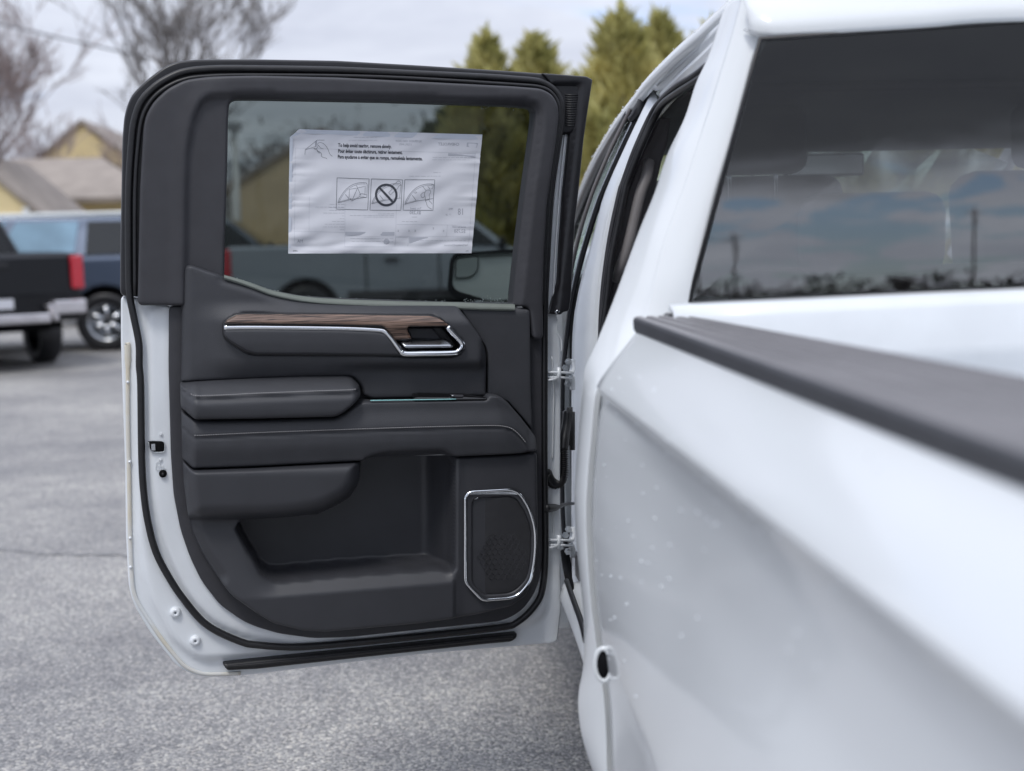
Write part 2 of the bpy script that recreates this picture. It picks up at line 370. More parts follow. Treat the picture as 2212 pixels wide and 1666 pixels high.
# bulkhead: a ribbed pressing under the rear window
hz = [1.3965, 1.3925, 1.375, 1.33, 1.318, 1.30, 1.285, 1.20, .80]; hy = [2.085, 2.052, 2.040, 2.040, 2.034, 2.034, 2.040, 2.046, 2.046]
xs_ = np.linspace(.42, 2.2, 12); v = [(x, y, z + .012 * (1 - ((x - 1.3) / .9) ** 2)) for x in xs_ for z, y in zip(hz, hy)]; k = len(hz)
solid(tp('bulkhead', v, [(i * k + j, i * k + j + 1, (i + 1) * k + j + 1, (i + 1) * k + j) for i in range(11) for j in range(k - 1)], PAINT_IN), .01, 0)

# ---- rail cap: dark ribbed plastic, top face and outer skirt
zt = HC - .137
cs = [(.366, -.026), (.362, -.018), (.3615, -.004), (.364, 0.0)]
def rail_section(Y):
    inn = .443 + (.534 - .443) * (2.07 - Y) / (2.07 - 1.145) * (1 if Y > .4 else (2.07 - .4) / (2.07 - Y)) if Y < 2.07 else .443
    w = inn - .368; s = [(a, zt + c) for a, c in cs]
    for q in range(25):
        t = q / 24; rib = -.0055 * (1 if (q % 6 in (3, 4)) else 0)
        s.append((.368 + w * t, zt + .0015 + rib))
    s += [(inn + .006, zt - .002), (inn + .009, zt - .012), (inn + .009, zt - .03)]
    return s
Yr = np.linspace(2.075, -1.3, 60); v = []
for Y in Yr:
    s = rail_section(Y); v += [(a, Y, c) for a, c in s]
k = len(s); sp = 4
f = [(i * k + j, i * k + j + 1, (i + 1) * k + j + 1, (i + 1) * k + j) for i in range(len(Yr) - 1) for j in range(k - 1)]
f.append(tuple(range(k)))
rc = tp('rail_cap', v, f, RAILM); rc.data.materials.append(RAILS)
for p in rc.data.polygons:
    if all((i % k) < sp for i in p.vertices): p.material_index = 1
autosmooth(rc, 28)
# front end pad of the rail, by the cab
b = MB(); b.box((.47, 2.085, zt - .004), (.055, .022, .008)); bevel(tp('rail_end_pad', b.v, b.f, BLACK, smooth=False), .005)

# ---- cab rear quarter, C-pillar
P0 = [(1566, 20, 2.44), (1560, 37, 2.43), (1531, 125, 2.40), (1506, 180, 2.38), (1481, 257, 2.36), (1443, 337, 2.33), (1417, 416, 2.31), (1381, 504, 2.29), (1331, 641, 2.26), (1291, 741, 2.24), (1266, 796, 2.23)]
P1 = [(1608, -20, 2.26), (1603, 5, 2.255), (1585, 75, 2.245), (1562, 150, 2.235), (1541, 220, 2.225), (1508, 320, 2.21), (1476, 416, 2.195), (1438, 516, 2.18), (1414, 604, 2.165), (1392, 690, 2.15), (1364, 745, 2.13)]
P2 = [(1664, 40, 2.200), (1655, 62, 2.198), (1646, 85, 2.196), (1626, 120, 2.192), (1605, 200, 2.182), (1575, 310, 2.170), (1543, 416, 2.158), (1519, 516, 2.148), (1496, 610, 2.139), (1484, 681, 2.132), (1475, 730, 2.128)]
def mid(A, B, t, push=(0, 0, 0), n=24):
    a = resample(cat([atY(*p) for p in A], 6), n); b_ = resample(cat([atY(*p) for p in B], 6), n); return [Vector(x) for x in (a * (1 - t) + b_ * t + np.array(push))]
E0 = [(1262, 833, 2.226), (1253, 933, 2.222), (1245, 1033, 2.22), (1243, 1070, 2.22), (1248, 1170, 2.22), (1256, 1249, 2.22), (1264, 1340, 2.22), (1263, 1434, 2.22), (1252, 1499, 2.22), (1253, 1549, 2.22), (1262, 1600, 2.21), (1283, 1665, 2.20), (1320, 1760, 2.2)]
E1 = [(1328, 795, 2.12), (1290, 843, 2.105), (1279, 933, 2.10), (1269, 1050, 2.10), (1267, 1133, 2.10), (1273, 1249, 2.10), (1280, 1324, 2.10), (1289, 1389, 2.10), (1298, 1450, 2.10), (1306, 1520, 2.10), (1310, 1590, 2.10), (1312, 1666, 2.10), (1322, 1760, 2.1)]
A0, A1 = P0 + E0, P1 + E1
def zipn(A, n=110):                                   # resample by height, so that both edges stay level with each other
    P = cat([atY(*p) for p in A], 8); P = P[np.argsort(-P[:, 2])]; z = np.linspace(P[0, 2], P[-1, 2], n)
    return np.stack([np.interp(-z, -P[:, 2], P[:, k]) for k in range(3)], 1)
za, zb_ = zipn(A0), zipn(A1)
row_ = lambda t, push=(0, 0, 0): [Vector(x) for x in (za * (1 - t) + zb_ * t + np.array(push))]
rows = [row_(0, (.045, .045, 0)), row_(0, (.005, .008, 0)), row_(0), row_(.08, (-.002, -.002, 0)), row_(.5, (-.005, -.004, 0)), row_(.93, (-.002, -.002, 0)), row_(1), row_(1, (.007, .002, 0)), row_(1, (.012, .022, 0)), row_(1, (.14, .03, 0))]
k_ = int(np.argmin(np.abs(zb_[:, 2] - 1.40)))
for q_ in rows[7:]:
    for i in range(k_): q_[i] = rows[6][i] + Vector((.0005, .002, 0)) * (rows.index(q_) - 6)
autosmooth(loft('rear_quarter', rows, PAINT, 110, .004, raw=True, smoothpts=False), 24)
rows = [mid(P1, P2, 0, (-.001, .004, 0)), mid(P1, P2, 0, (0, -.001, 0)), mid(P1, P2, .07, (.001, -.003, 0)), mid(P1, P2, .5, (0, -.004, 0)), mid(P1, P2, .94, (0, -.002, 0)), mid(P1, P2, 1), mid(P1, P2, 1, (.012, .014, 0))]
loft('c_pillar', rows, PAINT, 40, .004, raw=True, smoothpts=False)
# vertical ridge on the bed front edge and the drain hole near its foot
c = atY(1303, 1434, 2.02)
b = MB(); ring = [c + Vector((.0125 * math.cos(t), -.004 - .004 * math.cos(t), .026 * math.sin(t))) for t in np.linspace(0, 2 * math.pi, 25)]
b.tube(ring, .0042, 8); tp('drain_hole_rim', b.v, b.f, PAINT)
b = MB(); v = [c + Vector((.0115 * math.cos(t), -.003 - .003 * math.cos(t), .024 * math.sin(t))) for t in np.linspace(0, 2 * math.pi, 25)[:-1]]
o = tp('drain_hole', v, [tuple(range(24))], GAP); solid(o, .003, 1)

# ---- cab back under the glass and the rear window
gl = [(1487, 657, 2.137), (1642, 85, 2.149), (2212, 45, 2.149), (2760, 30, 2.149), (2900, 660, 2.137), (2212, 633, 2.137)]
gv = [atY(*p) for p in gl]; gv[4].z = gv[5].z + .01; gv[4].x = gv[5].x + .62; gv[3].x = gv[4].x - .11; gv[3].z = gv[2].z + .006
rw = tp('rear_window', gv, [(0, 1, 2, 5), (5, 2, 3, 4)], GLASS_REAR, smooth=False); solid(rw, .004, 1)
fr = [Vector(p) + Vector((0, -.001, 0)) for p in (gv[0], gv[1], gv[2], gv[3], gv[4], gv[5], gv[0])]
b = MB().tube(fr, .0045, 6); tp('window_seal', b.v, b.f, RUBBER)
xs_ = np.linspace(gv[0].x - .012, gv[4].x + .03, 24); zb = lambda x: np.interp(x, [gv[0].x, gv[5].x, gv[4].x], [gv[0].z, gv[5].z, gv[4].z])
prof = [(2.139, .001), (2.128, -.002), (2.122, -.006), (2.124, -.012), (2.130, -.016), (2.131, -.05), (2.126, -.058), (2.122, -.066), (2.12, -.3)]
v = []
for x in xs_:
    rise = float(ss(gv[0].x + .01, gv[0].x + .09, np.array(x)))
    for y, dz in prof:
        v.append((x, y - .006 * rise * (1 if dz > -.02 else 0), float(zb(x)) + dz * (.55 if dz > -.06 else 1)))
k = len(prof); tp('cab_back_panel', v, [(i * k + j, i * k + j + 1, (i + 1) * k + j + 1, (i + 1) * k + j) for i in range(23) for j in range(k - 1)], PAINT_IN)

trk_tube('back_panel_ridge', [(1554, 690, 2.118), (1562, 676, 2.116), (1578, 664, 2.114), (1606, 657.5, 2.112), (1700, 652, 2.11), (2212, 624, 2.105)], .0035, PAINT_IN, 8)
# ---- roof with its rear lip
lip = [(1618, 62, 2.180), (1640, 72, 2.165), (1653, 80, 2.157), (1800, 70, 2.146), (2000, 56, 2.14), (2212, 42, 2.138)]
lp = [atY(*p) for p in lip]; rgt = 2 * 1.3
lp += [Vector((rgt - p.x, p.y, p.z)) for p in lp[::-1]]
lp = resample(cat(lp, 4), 60)
def roofrow(dy, z_edge, z_mid, xl):
    o_ = []
    for q, p in enumerate(lp):
        t = (p[0] - lp[0][0]) / (lp[-1][0] - lp[0][0]); x = xl + (rgt - 2 * xl) * t
        o_.append(Vector((x, p[1] + dy, z_edge + (z_mid - z_edge) * (1 - (2 * t - 1) ** 4))))
    return o_
r0 = [Vector(p) for p in lp]
rows = [[p + Vector((0, .035, .004)) for p in r0], [p + Vector((0, .006, -.001)) for p in r0], r0, [p + Vector((0, -.003, .006)) for p in r0],
        [p + Vector((-.002, .006, .028)) for p in r0], [p + Vector((-.004, .03, .055)) for p in r0], roofrow(.10, 1.918, 1.985, .625), roofrow(.25, 1.922, 2.00, .622), roofrow(.6, 1.890, 2.01, .612), roofrow(1.0, 1.855, 1.985, .612), roofrow(1.4, 1.785, 1.93, .612), roofrow(1.9, 1.700, 1.86, .615)]
loft('roof', rows, PAINT, 60, .004, raw=True, smoothpts=False)
# side rail of the roof running down into the A-pillar, with its gutter lines
L0 = [(1600, -22, 2.36), (1576, 0, 2.42), (1506, 65, 2.6), (1456, 110, 2.8), (1396, 172, 3.1), (1366, 212, 3.3), (1331, 257, 3.5), (1306, 297, 3.75), (1281, 342, 4.0), (1251, 410, 4.35), (1215, 520, 4.9)]
def arr(L): return resample(cat([atY(*p) for p in L], 6), 40)
l0 = arr(L0)
rl = [(l0 + np.array(o_)) for o_ in ((.10, .0, .012), (.05, 0, .010), (.012, 0, .006), (0, 0, 0), (-.005, 0, -.012), (-.006, 0, -.024), (.006, 0, -.034))]
loft('roof_side_rail', [[Vector(p) for p in q] for q in rl], PAINT, 40, .003, raw=True, smoothpts=False)
gA = [(1568, 38, 2.42), (1520, 78, 2.58), (1470, 124, 2.78), (1430, 165, 2.95), (1405, 192, 3.05)]
gB = [(1556, 62, 2.42), (1520, 100, 2.55), (1476, 140, 2.75), (1440, 175, 2.92), (1418, 196, 3.02)]
gC = [(1545, 92, 2.42), (1510, 128, 2.55), (1470, 164, 2.75), (1442, 192, 2.92), (1424, 214, 3.02)]
gD = [(1533, 130, 2.42), (1505, 160, 2.55), (1468, 188, 2.75), (1440, 212, 2.92), (1424, 232, 3.02)]
row = lambda g, dx=0: [Vector(p) + Vector((dx, 0, 0)) for p in resample(cat([atY(*q) for q in g], 5), 30)]
mixr = lambda a, b_, t, dx: [p * (1 - t) + q * t + Vector((dx, 0, 0)) for p, q in zip(a, b_)]
ra, rb, rcx, rd = row(gA), row(gB), row(gC), row(gD)
r_out = [Vector(p) + Vector((.0, 0, -.012)) for p in resample(l0[2:14], 30)]
loft('roof_gutter', [r_out, mixr(r_out, ra, .5, .014), mixr(ra, rb, 0, .006), mixr(ra, rb, .35, -.002), mixr(ra, rb, .8, .003), mixr(rb, rcx, .15, .014), mixr(rb, rcx, .5, .003), mixr(rb, rcx, .9, .004), mixr(rcx, rd, .2, .012), mixr(rcx, rd, .7, .006), mixr(rcx, rd, 1, .010)], PAINT_IN, 30, .003, raw=True, smoothpts=False)

# ---- B-pillar, front door edge, seals
B0 = [(1412, 192, 3.14), (1401, 212, 3.15), (1381, 255, 3.16), (1356, 307, 3.17), (1318, 390, 3.18), (1306, 416, 3.18), (1281, 516, 3.19), (1260, 591, 3.19), (1246, 654, 3.19), (1238, 716, 3.19), (1236, 833, 3.19), (1236, 983, 3.19), (1236, 1180, 3.19), (1240, 1330, 3.18)]
B1 = [(1424, 222, 3.04), (1421, 228, 3.04), (1393, 275, 3.05), (1372, 325, 3.05), (1346, 387, 3.06), (1335, 412, 3.06), (1313, 504, 3.06), (1301, 591, 3.06), (1295, 666, 3.06), (1293, 739, 3.06), (1292, 833, 3.06), (1292, 983, 3.06), (1292, 1180, 3.06), (1292, 1330, 3.05)]
rows = [mid(B0, B1, 0, (.012, .02, 0)), mid(B0, B1, 0), mid(B0, B1, .22, (-.004, -.005, 0)), mid(B0, B1, .45, (.002, 0, 0)), mid(B0, B1, .75, (-.001, 0, 0)), mid(B0, B1, 1), mid(B0, B1, 1, (.02, .01, 0))]
loft('b_pillar', rows, PAINT_IN, 50, .003, raw=True, smoothpts=False)
trk_tube('door_opening_seal', [(1560, 140, 2.42), (1516, 168, 2.5), (1468, 198, 2.75), (1433, 224, 2.95), (1413, 255, 3.02), (1381, 325, 3.03), (1356, 390, 3.04), (1349, 416, 3.04), (1331, 504, 3.04), (1319, 566, 3.04), (1314, 616, 3.04), (1308, 666, 3.04), (1301, 716, 3.04), (1296, 760, 3.04), (1294, 900, 3.04), (1292, 1200, 3.04)], .0085, RUBBER, 10)
trk_tube('seal_lip', [(1552, 118, 2.43), (1505, 158, 2.52), (1460, 186, 2.76), (1428, 215, 2.96), (1405, 248, 3.03), (1370, 325, 3.04), (1346, 392, 3.05), (1338, 416, 3.05), (1319, 504, 3.05), (1306, 591, 3.05), (1299, 666, 3.05), (1296, 740, 3.05)], .0055, TRIM, 8)
# weatherstrip between the two doors, with its bright bead
trk_tube('pillar_weatherstrip', [(1398, 200, 3.2), (1388, 228, 3.21), (1368, 270, 3.22), (1340, 330, 3.23), (1312, 392, 3.24), (1296, 430, 3.24), (1268, 516, 3.24), (1248, 591, 3.24), (1234, 654, 3.24), (1225, 720, 3.24), (1218, 791, 3.24), (1215, 850, 3.24), (1214, 1000, 3.24), (1216, 1120, 3.24), (1224, 1190, 3.24), (1233, 1240, 3.22), (1236, 1290, 3.2)], [.0105 - .0045 * min(1, i / 60) for i in range(97)], BLACK, 8)
trk_tube('bright_bead', [(1372, 250, 3.205), (1345, 305, 3.215), (1310, 382, 3.22), (1286, 440, 3.22), (1262, 516, 3.22), (1243, 585, 3.22), (1229, 654, 3.22)], .0014, SATIN, 6)
b = MB(); b.tube(cat([atY(1394, 194, 3.2), atY(1390, 215, 3.19), atY(1376, 243, 3.19), atY(1360, 262, 3.2)], 4), [.004] + [.013] * 8 + [.01] * 3 + [.004], 8); tp('pillar_plug', b.v, b.f, BLACK)
trk_tube('front_door_flange', [(1362, 236, 3.3), (1340, 280, 3.31), (1318, 325, 3.31), (1282, 410, 3.31), (1256, 491, 3.31), (1238, 566, 3.31), (1226, 630, 3.31)], .0050, LIGHTTRIM, 6)
fdA = [(1362, 228, 3.35), (1331, 275, 3.5), (1306, 316, 3.75), (1281, 360, 4.0), (1251, 428, 4.35), (1215, 535, 4.9)]
fdB = [(1352, 254, 3.35), (1330, 296, 3.5), (1306, 338, 3.75), (1278, 396, 4.0), (1244, 478, 4.35), (1209, 590, 4.9)]
loft('front_door_frame', [mid(fdA, fdB, 0, (.03, 0, .01)), mid(fdA, fdB, 0), mid(fdA, fdB, .5, (-.006, 0, 0)), mid(fdA, fdB, 1), mid(fdA, fdB, 1, (.02, 0, 0))], BLACK, 40, .003, raw=True, smoothpts=False)
fb = [(1352, 262, 3.32), (1318, 345, 3.32), (1284, 430, 3.32), (1258, 516, 3.32), (1230, 640, 3.32)]
ft = [(1350, 258, 3.36), (1318, 330, 3.6), (1280, 396, 4.0), (1244, 490, 4.4), (1208, 620, 4.95)]
loft('front_door_window', [row(ft, .004), row(fb, .004)], GLASS_FRONT, 30, .003, raw=True, smoothpts=False)
# front door and front half of the body: seen only past the open door
b = MB()
pf = [(3.40, .48), (4.75, .48), (4.85, .9), (4.9, 1.38), (3.40, 1.40)]
for x0, x1, xt in ((.36, .45, .43),):
    v = [(x0, y, z) for y, z in pf] + [(xt, y, z) for y, z in pf]; n = 5
    b.add(v, [tuple(range(n)), tuple(range(2 * n - 1, n - 1, -1))] + [(i, i + n, (i + 1) % n + n, (i + 1) % n) for i in range(n)])
bevel(tp('front_door', b.v, b.f, PAINT, smooth=False), .02)
b = MB(); pf = [(4.92, .55), (5.1, .9), (5.3, .98), (5.6, .9), (5.75, .5), (6.4, .5), (6.5, .9), (6.45, 1.22), (4.92, 1.36)]; n = len(pf)
v = [(.35, y, z) for y, z in pf] + [(2.25, y, z) for y, z in pf]
b.add(v, [tuple(range(n)), tuple(range(2 * n - 1, n - 1, -1))] + [(i, i + n, (i + 1) % n + n, (i + 1) % n) for i in range(n)]); bevel(tp('front_body', b.v, b.f, PAINT, smooth=False), .05, 3)
# interior B-pillar trim and grab handle
it = [(1428, 257, 3.12), (1448, 255, 3.16), (1441, 312, 3.16), (1428, 352, 3.16), (1412, 420, 3.16), (1404, 504, 3.16), (1380, 641, 3.16), (1350, 760, 3.16), (1318, 760, 3.12), (1323, 666, 3.12), (1328, 591, 3.12), (1338, 504, 3.12), (1359, 416, 3.12), (1380, 360, 3.12), (1405, 305, 3.12)]
o = tp('b_pillar_trim', [atY(*p) for p in it], [tuple(range(len(it)))], LIGHTTRIM, smooth=False); solid(o, .03, 1)
hp = [atY(*p) for p in [(1402, 346, 3.09), (1397, 380, 3.07), (1384, 416, 3.06), (1372, 466, 3.06), (1357, 529, 3.06), (1342, 576, 3.07), (1332, 606, 3.10)]]
b = MB().tube(cat(hp, 6), [.008] + [.0135] * 35 + [.009], 10); tp('grab_handle', b.v, b.f, mat('handle_grey', (.24, .225, .225), .5, noise=.04))
# rocker and sill below the opening
rk = [(1212, 1296, 3.05), (1232, 1345, 2.75), (1252, 1400, 2.45), (1268, 1450, 2.25)]; rk2 = [(1218, 1262, 3.05), (1240, 1300, 2.75), (1262, 1345, 2.45), (1282, 1380, 2.25)]
loft('rocker_panel', [mid(rk, rk2, 0, (.05, 0, -.05)), mid(rk, rk2, 0), mid(rk, rk2, .3, (-.004, 0, 0)), mid(rk, rk2, 1), mid(rk, rk2, 1, (.12, 0, .01))], PAINT_IN, 20, .004, raw=True, smoothpts=False)
b = MB(); b.tube(cat([atY(1224, 1255, 2.95), atY(1240, 1300, 2.7), atY(1256, 1345, 2.45), atY(1266, 1385, 2.3)], 5), .006, 8); tp('sill_seal', b.v, b.f, RUBBER)
b = MB(); b.box((1.3, 1.5, .62), (.80, 3.3, .10)); b.box((1.3, 3.6, .60), (.84, 1.5, .10)); tp('chassis', b.v, b.f, GAP, smooth=False)

# ---- cab interior: far side, headliner, dash, seats, rear-view mirror
b = MB(); b.box((2.28, 3.6, .98), (.03, 1.45, .45)); b.box((2.10, 2.3, 1.66), (.04, .12, .25)); b.box((2.14, 3.15, 1.66), (.03, .06, .25)); bevel(tp('far_side_wall', b.v, b.f, PAINT_IN, smooth=False), .02)
b = MB(); b.box((1.3, 2.72, 1.872), (.68, .5, .012)); b.box((1.3, 3.62, 1.80), (.60, .42, .012), Matrix.Rotation(R(-7), 3, 'X')); bevel(tp('headliner', b.v, b.f, LIGHTTRIM, smooth=False), .01)
b = MB(); b.box((1.3, 4.75, 1.20), (.86, .22, .16)); bevel(tp('dashboard', b.v, b.f, SEAT, smooth=False), .05, 3)
b = MB(); b.box((1.3, 3.4, .72), (.9, 1.4, .03)); b.box((1.3, 2.175, 1.12), (.86, .01, .24)); tp('cab_floor', b.v, b.f, SEAT, smooth=False)
def seatpart(name, cx, y0, parent=truck):
    b = MB(); b.box((cx, y0 + .27, 1.02), (.26, .27, .09)); b.box((cx, y0, 1.32), (.255, .075, .33), Matrix.Rotation(R(-10), 3, 'X'))
    o = bevel(tp(name, b.v, b.f, SEAT), .05, 3)
    b = MB(); b.box((cx, y0 - .045, 1.735), (.135, .05, .085), Matrix.Rotation(R(-8), 3, 'X')); h = bevel(mk('headrest', b.v, b.f, SEAT, o, off=T0), .035, 3)
    b = MB()
    for s in (-.06, .06): b.tube([(cx + s, y0 - .04, 1.58), (cx + s, y0 - .045, 1.70)], .007, 6)
    mk('headrest_post', b.v, b.f, SATIN, o, off=T0); return o
for cx in (.90, 1.72): seatpart('front_seat', cx, 3.42)
b = MB(); b.box((1.3, 2.75, 1.0), (.70, .28, .09)); b.box((1.3, 2.45, 1.22), (.70, .07, .22), Matrix.Rotation(R(-10), 3, 'X')); o = bevel(tp('rear_bench', b.v, b.f, SEAT), .05, 3)
for cx in (.86, 1.78):
    b = MB(); b.box((cx, 2.40, 1.50), (.13, .05, .075)); bevel(mk('headrest', b.v, b.f, SEAT, o, off=T0), .035, 3)
b = MB(); b.box((1.3, 4.05, 1.70), (.125, .012, .035)); m_ = bevel(tp('interior_mirror', b.v, b.f, BLACK, smooth=False), .008)
b = MB(); b.box((1.3, 4.036, 1.70), (.115, .002, .028)); mk('mirror_face', b.v, b.f, MIRROR, m_, off=T0, smooth=False)
wt = np.linspace(-1, 1, 7); wsv = [(1.3 + .70 * t, 4.95, 1.37) for t in wt] + [(1.3 + .62 * t, 4.08 + .05 * t * t, 1.83 - .13 * t * t) for t in wt]
solid(tp('windshield', wsv, [(i, i + 1, i + 8, i + 7) for i in range(6)], GLASS_FRONT), .004, 1)
b = MB(); b.tube([(2.1, 4.95, 1.40), (2.0, 4.1, 1.87), (2.02, 2.2, 1.9)], .03, 8); tp('far_roof_rail', b.v, b.f, PAINT)

# ---- outside mirror on the front door, seen through the open door's glass
YM = 4.3
mo = rnd([(972, 560), (982, 546), (1120, 538), (1190, 538), (1190, 655), (1060, 652), (978, 644), (966, 625)], 16)
mi = rnd([(981, 562), (992, 552), (1120, 545), (1180, 545), (1180, 640), (1060, 650), (985, 628), (977, 615)], 10)
def ringmesh(po, pi, Ya, Yb_, yback, scale=.9):
    A = resample(np.vstack([po, po[:1]]), 61)[:-1]; B = resample(np.vstack([pi, pi[:1]]), 61)[:-1]
    va = [atY(x, y, Ya) for x, y in A]; vb = [atY(x, y, Ya + .002) for x, y in B]; vc = [atY(x, y, Yb_) for x, y in B]; vc = [p + Vector((0, (p.z - 1.35) * .18, 0)) for p in vc]
    ctr = sum((Vector(p) for p in va), Vector()) / 60; vd = [ctr + (p - ctr) * scale + Vector((0, yback, 0)) for p in va]
    n = 60; f = []
    for a in range(3): f += [(a * n + i, a * n + (i + 1) % n, (a + 1) * n + (i + 1) % n, (a + 1) * n + i) for i in range(n)]
    V = [*vd, *va, *vb, *vc]; f.append(tuple(range(n))); return V, f, vc
V, f, inner_v = ringmesh(mo, mi, YM, YM + .012, .10, .82)
mh = tp('side_mirror', V, f, BLACK); autosmooth(mh, 40)
mg = mk('mirror_glass', inner_v, [tuple(range(len(inner_v)))], MIRROR, mh, off=T0, smooth=False); solid(mg, .002, 1)
sp_ = rnd([(986, 560), (1033, 553), (1033, 580), (1026, 592), (1010, 600), (983, 601)], 6)
spv = [atY(x, y, YM + .006) for x, y in sp_]; o = mk('spot_mirror', spv, [tuple(range(len(spv)))], MIRROR, mh, off=T0, smooth=False); solid(o, .003, 1)
b = MB().tube([atY(x, y, YM + .005) for x, y in np.vstack([sp_, sp_[:1]])], .0016, 5); mk('spot_mirror_rim', b.v, b.f, BLACK, mh, off=T0)
b = MB(); a_ = atY(1180, 600, YM + .05); b.tube([a_, a_ + Vector((.10, .02, -.02))], .03, 8); mk('mirror_arm', b.v, b.f, BLACK, mh, off=T0)

# ---- rear wheel of the truck
def wheel_parts(parent, c, side, r=.41, w=.27, off=None, rimc=None, off_name='wheel'):
    x = 1 if side > 0 else -1
    ty = MB().lathe([(-w / 2 * .8, r * .62), (-w / 2, r * .75), (-w / 2, r * .92), (-w / 2 * .8, r), (w / 2 * .8, r), (w / 2, r * .92), (w / 2, r * .75), (w / 2 * .8, r * .62)], c)
    o = mk(off_name, ty.v, ty.f, RUBBER, parent, off=off)
    rm = MB().lathe([(x * w * .40, r * .63), (x * w * .36, r * .58), (x * w * .10, r * .55), (x * w * .08, .02)], c)
    for k in range(6):
        M = Matrix.Rotation(k * math.pi / 3, 3, 'X'); p = M @ Vector((x * w * .30, 0, r * .32))
        rm.box(Vector(c) + p, (w * .06, r * .085, r * .27), M)
    rm.lathe([(x * w * .36, .001), (x * w * .36, r * .13), (x * w * .2, r * .16)], c, n=16)
    mk('rim', rm.v, rm.f, rimc or SATIN, o, off=off); return o
wheel_parts(truck, (.45, WCY, WCZ), -1, off=T0)
b = MB(); b.box((.70, WCY, .70), (.22, .62, .32)); tp('wheel_well', b.v, b.f, GAP, smooth=False)

# ================================================================== THE OPEN DOOR
ANG = R(10)                                           # the door stands 80 degrees open
OD = atY(1181, 1000, 3.02); OD.z = .60
tdir = Vector((math.cos(ANG), math.sin(ANG), 0)); ndir = Vector((math.sin(ANG), -math.cos(ANG), 0))
def dl(x, y, w=0.0):                                  # picture position -> door coordinates on the plane w
    d = ray(x, y); o_ = OD + ndir * w; t = (o_ - CAM).dot(ndir) / d.dot(ndir); p = CAM + d * t - OD
    return p.dot(tdir), p.z
def dlv(P, w):
    return np.array([dl(x, y, w) for x, y in P])
door = None
def patch(name, outline, wf, wref, m, step=8, r=6, drop=.01, skirt=.02, holes=(), parent=None, label=None, bstep=None, fine=None):
    bs = bstep or max(3.0, step * .55)
    loops = [dens(outline, bs)] + [dens(h, bs) for h in holes]
    O = loops[0]; pts = [*map(tuple, O)]; edges = [(i, (i + 1) % len(O)) for i in range(len(O))]
    for h in loops[1:]:
        n0 = len(pts); pts += [*map(tuple, h)]; edges += [(n0 + i, n0 + (i + 1) % len(h)) for i in range(len(h))]
    def depthin(P):
        s = sdf(P, O)
        for h in loops[1:]: s = np.maximum(s, -sdf(P, h))
        return -s
    extra = []
    for L_ in loops:
        nrm = np.roll(L_, -1, 0) - np.roll(L_, 1, 0); nrm = np.stack([nrm[:, 1], -nrm[:, 0]], 1); nrm /= (np.linalg.norm(nrm, axis=1)[:, None] + 1e-9)
        for q in ((.12, .35, .65, 1.0) if r > 3 else (.3, 1.0)):
            for sgn in (1, -1):
                C = L_ + nrm * (sgn * r * q); dd = depthin(C); extra.append(C[dd > r * q * .93])
    x0, y0 = O.min(0); x1, y1 = O.max(0)
    gx, gy = np.meshgrid(np.arange(x0, x1, step), np.arange(y0, y1, step)); gx = gx + (np.arange(gx.shape[0])[:, None] % 2) * step * .5
    Gp = np.stack([gx.ravel(), gy.ravel()], 1); Gp = Gp[depthin(Gp) > r + step * .45]; extra.append(Gp)
    if fine is not None: extra.append(np.asarray(fine, float))
    A = np.vstack([np.array(pts)] + [x for x in extra if len(x)])
    V2, E2, F2, *_ = delaunay_2d_cdt([Vector(a) for a in A], edges, [], 0, 1e-3)
    P = np.array([(a.x, a.y) for a in V2]); T = np.array([f_ for f_ in F2])
    cen = P[T].mean(1); ok = depthin(cen) > 1e-3; T = T[ok]
    d = np.clip(depthin(P), 0, None); t = 1 - np.clip(d / r, 0, 1)
    w = wf(P[:, 0], P[:, 1]) - drop * (1 - np.sqrt(np.clip(1 - t * t, 0, 1)))
    uv = dlv(P, wref)
    V = np.stack([uv[:, 0], -w, uv[:, 1]], 1)
    a, b_, c_ = V[T[:, 0]], V[T[:, 1]], V[T[:, 2]]
    flip = np.cross(b_ - a, c_ - a)[:, 1] > 0; T[flip] = T[flip][:, ::-1]
    cnt = {}
    for tri in T:
        for i in range(3):
            e_ = (tri[i], tri[(i + 1) % 3]); cnt[e_] = 1
    bd = [e_ for e_ in cnt if (e_[1], e_[0]) not in cnt]
    bi = sorted({i for e_ in bd for i in e_}); mp = {i: len(V) + k_ for k_, i in enumerate(bi)}
    W2 = V[bi].copy(); W2[:, 1] += skirt
    Fc = [tuple(x) for x in T] + [(e_[1], e_[0], mp[e_[0]], mp[e_[1]]) for e_ in bd]
    return mk(name, np.vstack([V, W2]), Fc, m, parent if parent is not None else door, label=label)
def dtube(name, pts, w, r, m, n=8, sm=5, closed=False, flat=1.0, parent=None):
    P = np.array(pts, float)
    if sm: P = cat(P, sm, closed)
    if closed: P = np.vstack([P, P[:1]])
    uv = dlv(P[:, :2], w); V = [(a, -w, b_) for a, b_ in uv]
    return MB().tube(V, r, n, flat=flat, ref=(0, -1, 0), cap=not closed).build(name, m, parent or door)
def const(c): return lambda x, y: np.full(len(x), c)
def curve(pts): 
    q = np.array(pts, float); return lambda x: np.interp(x, q[:, 0], q[:, 1])

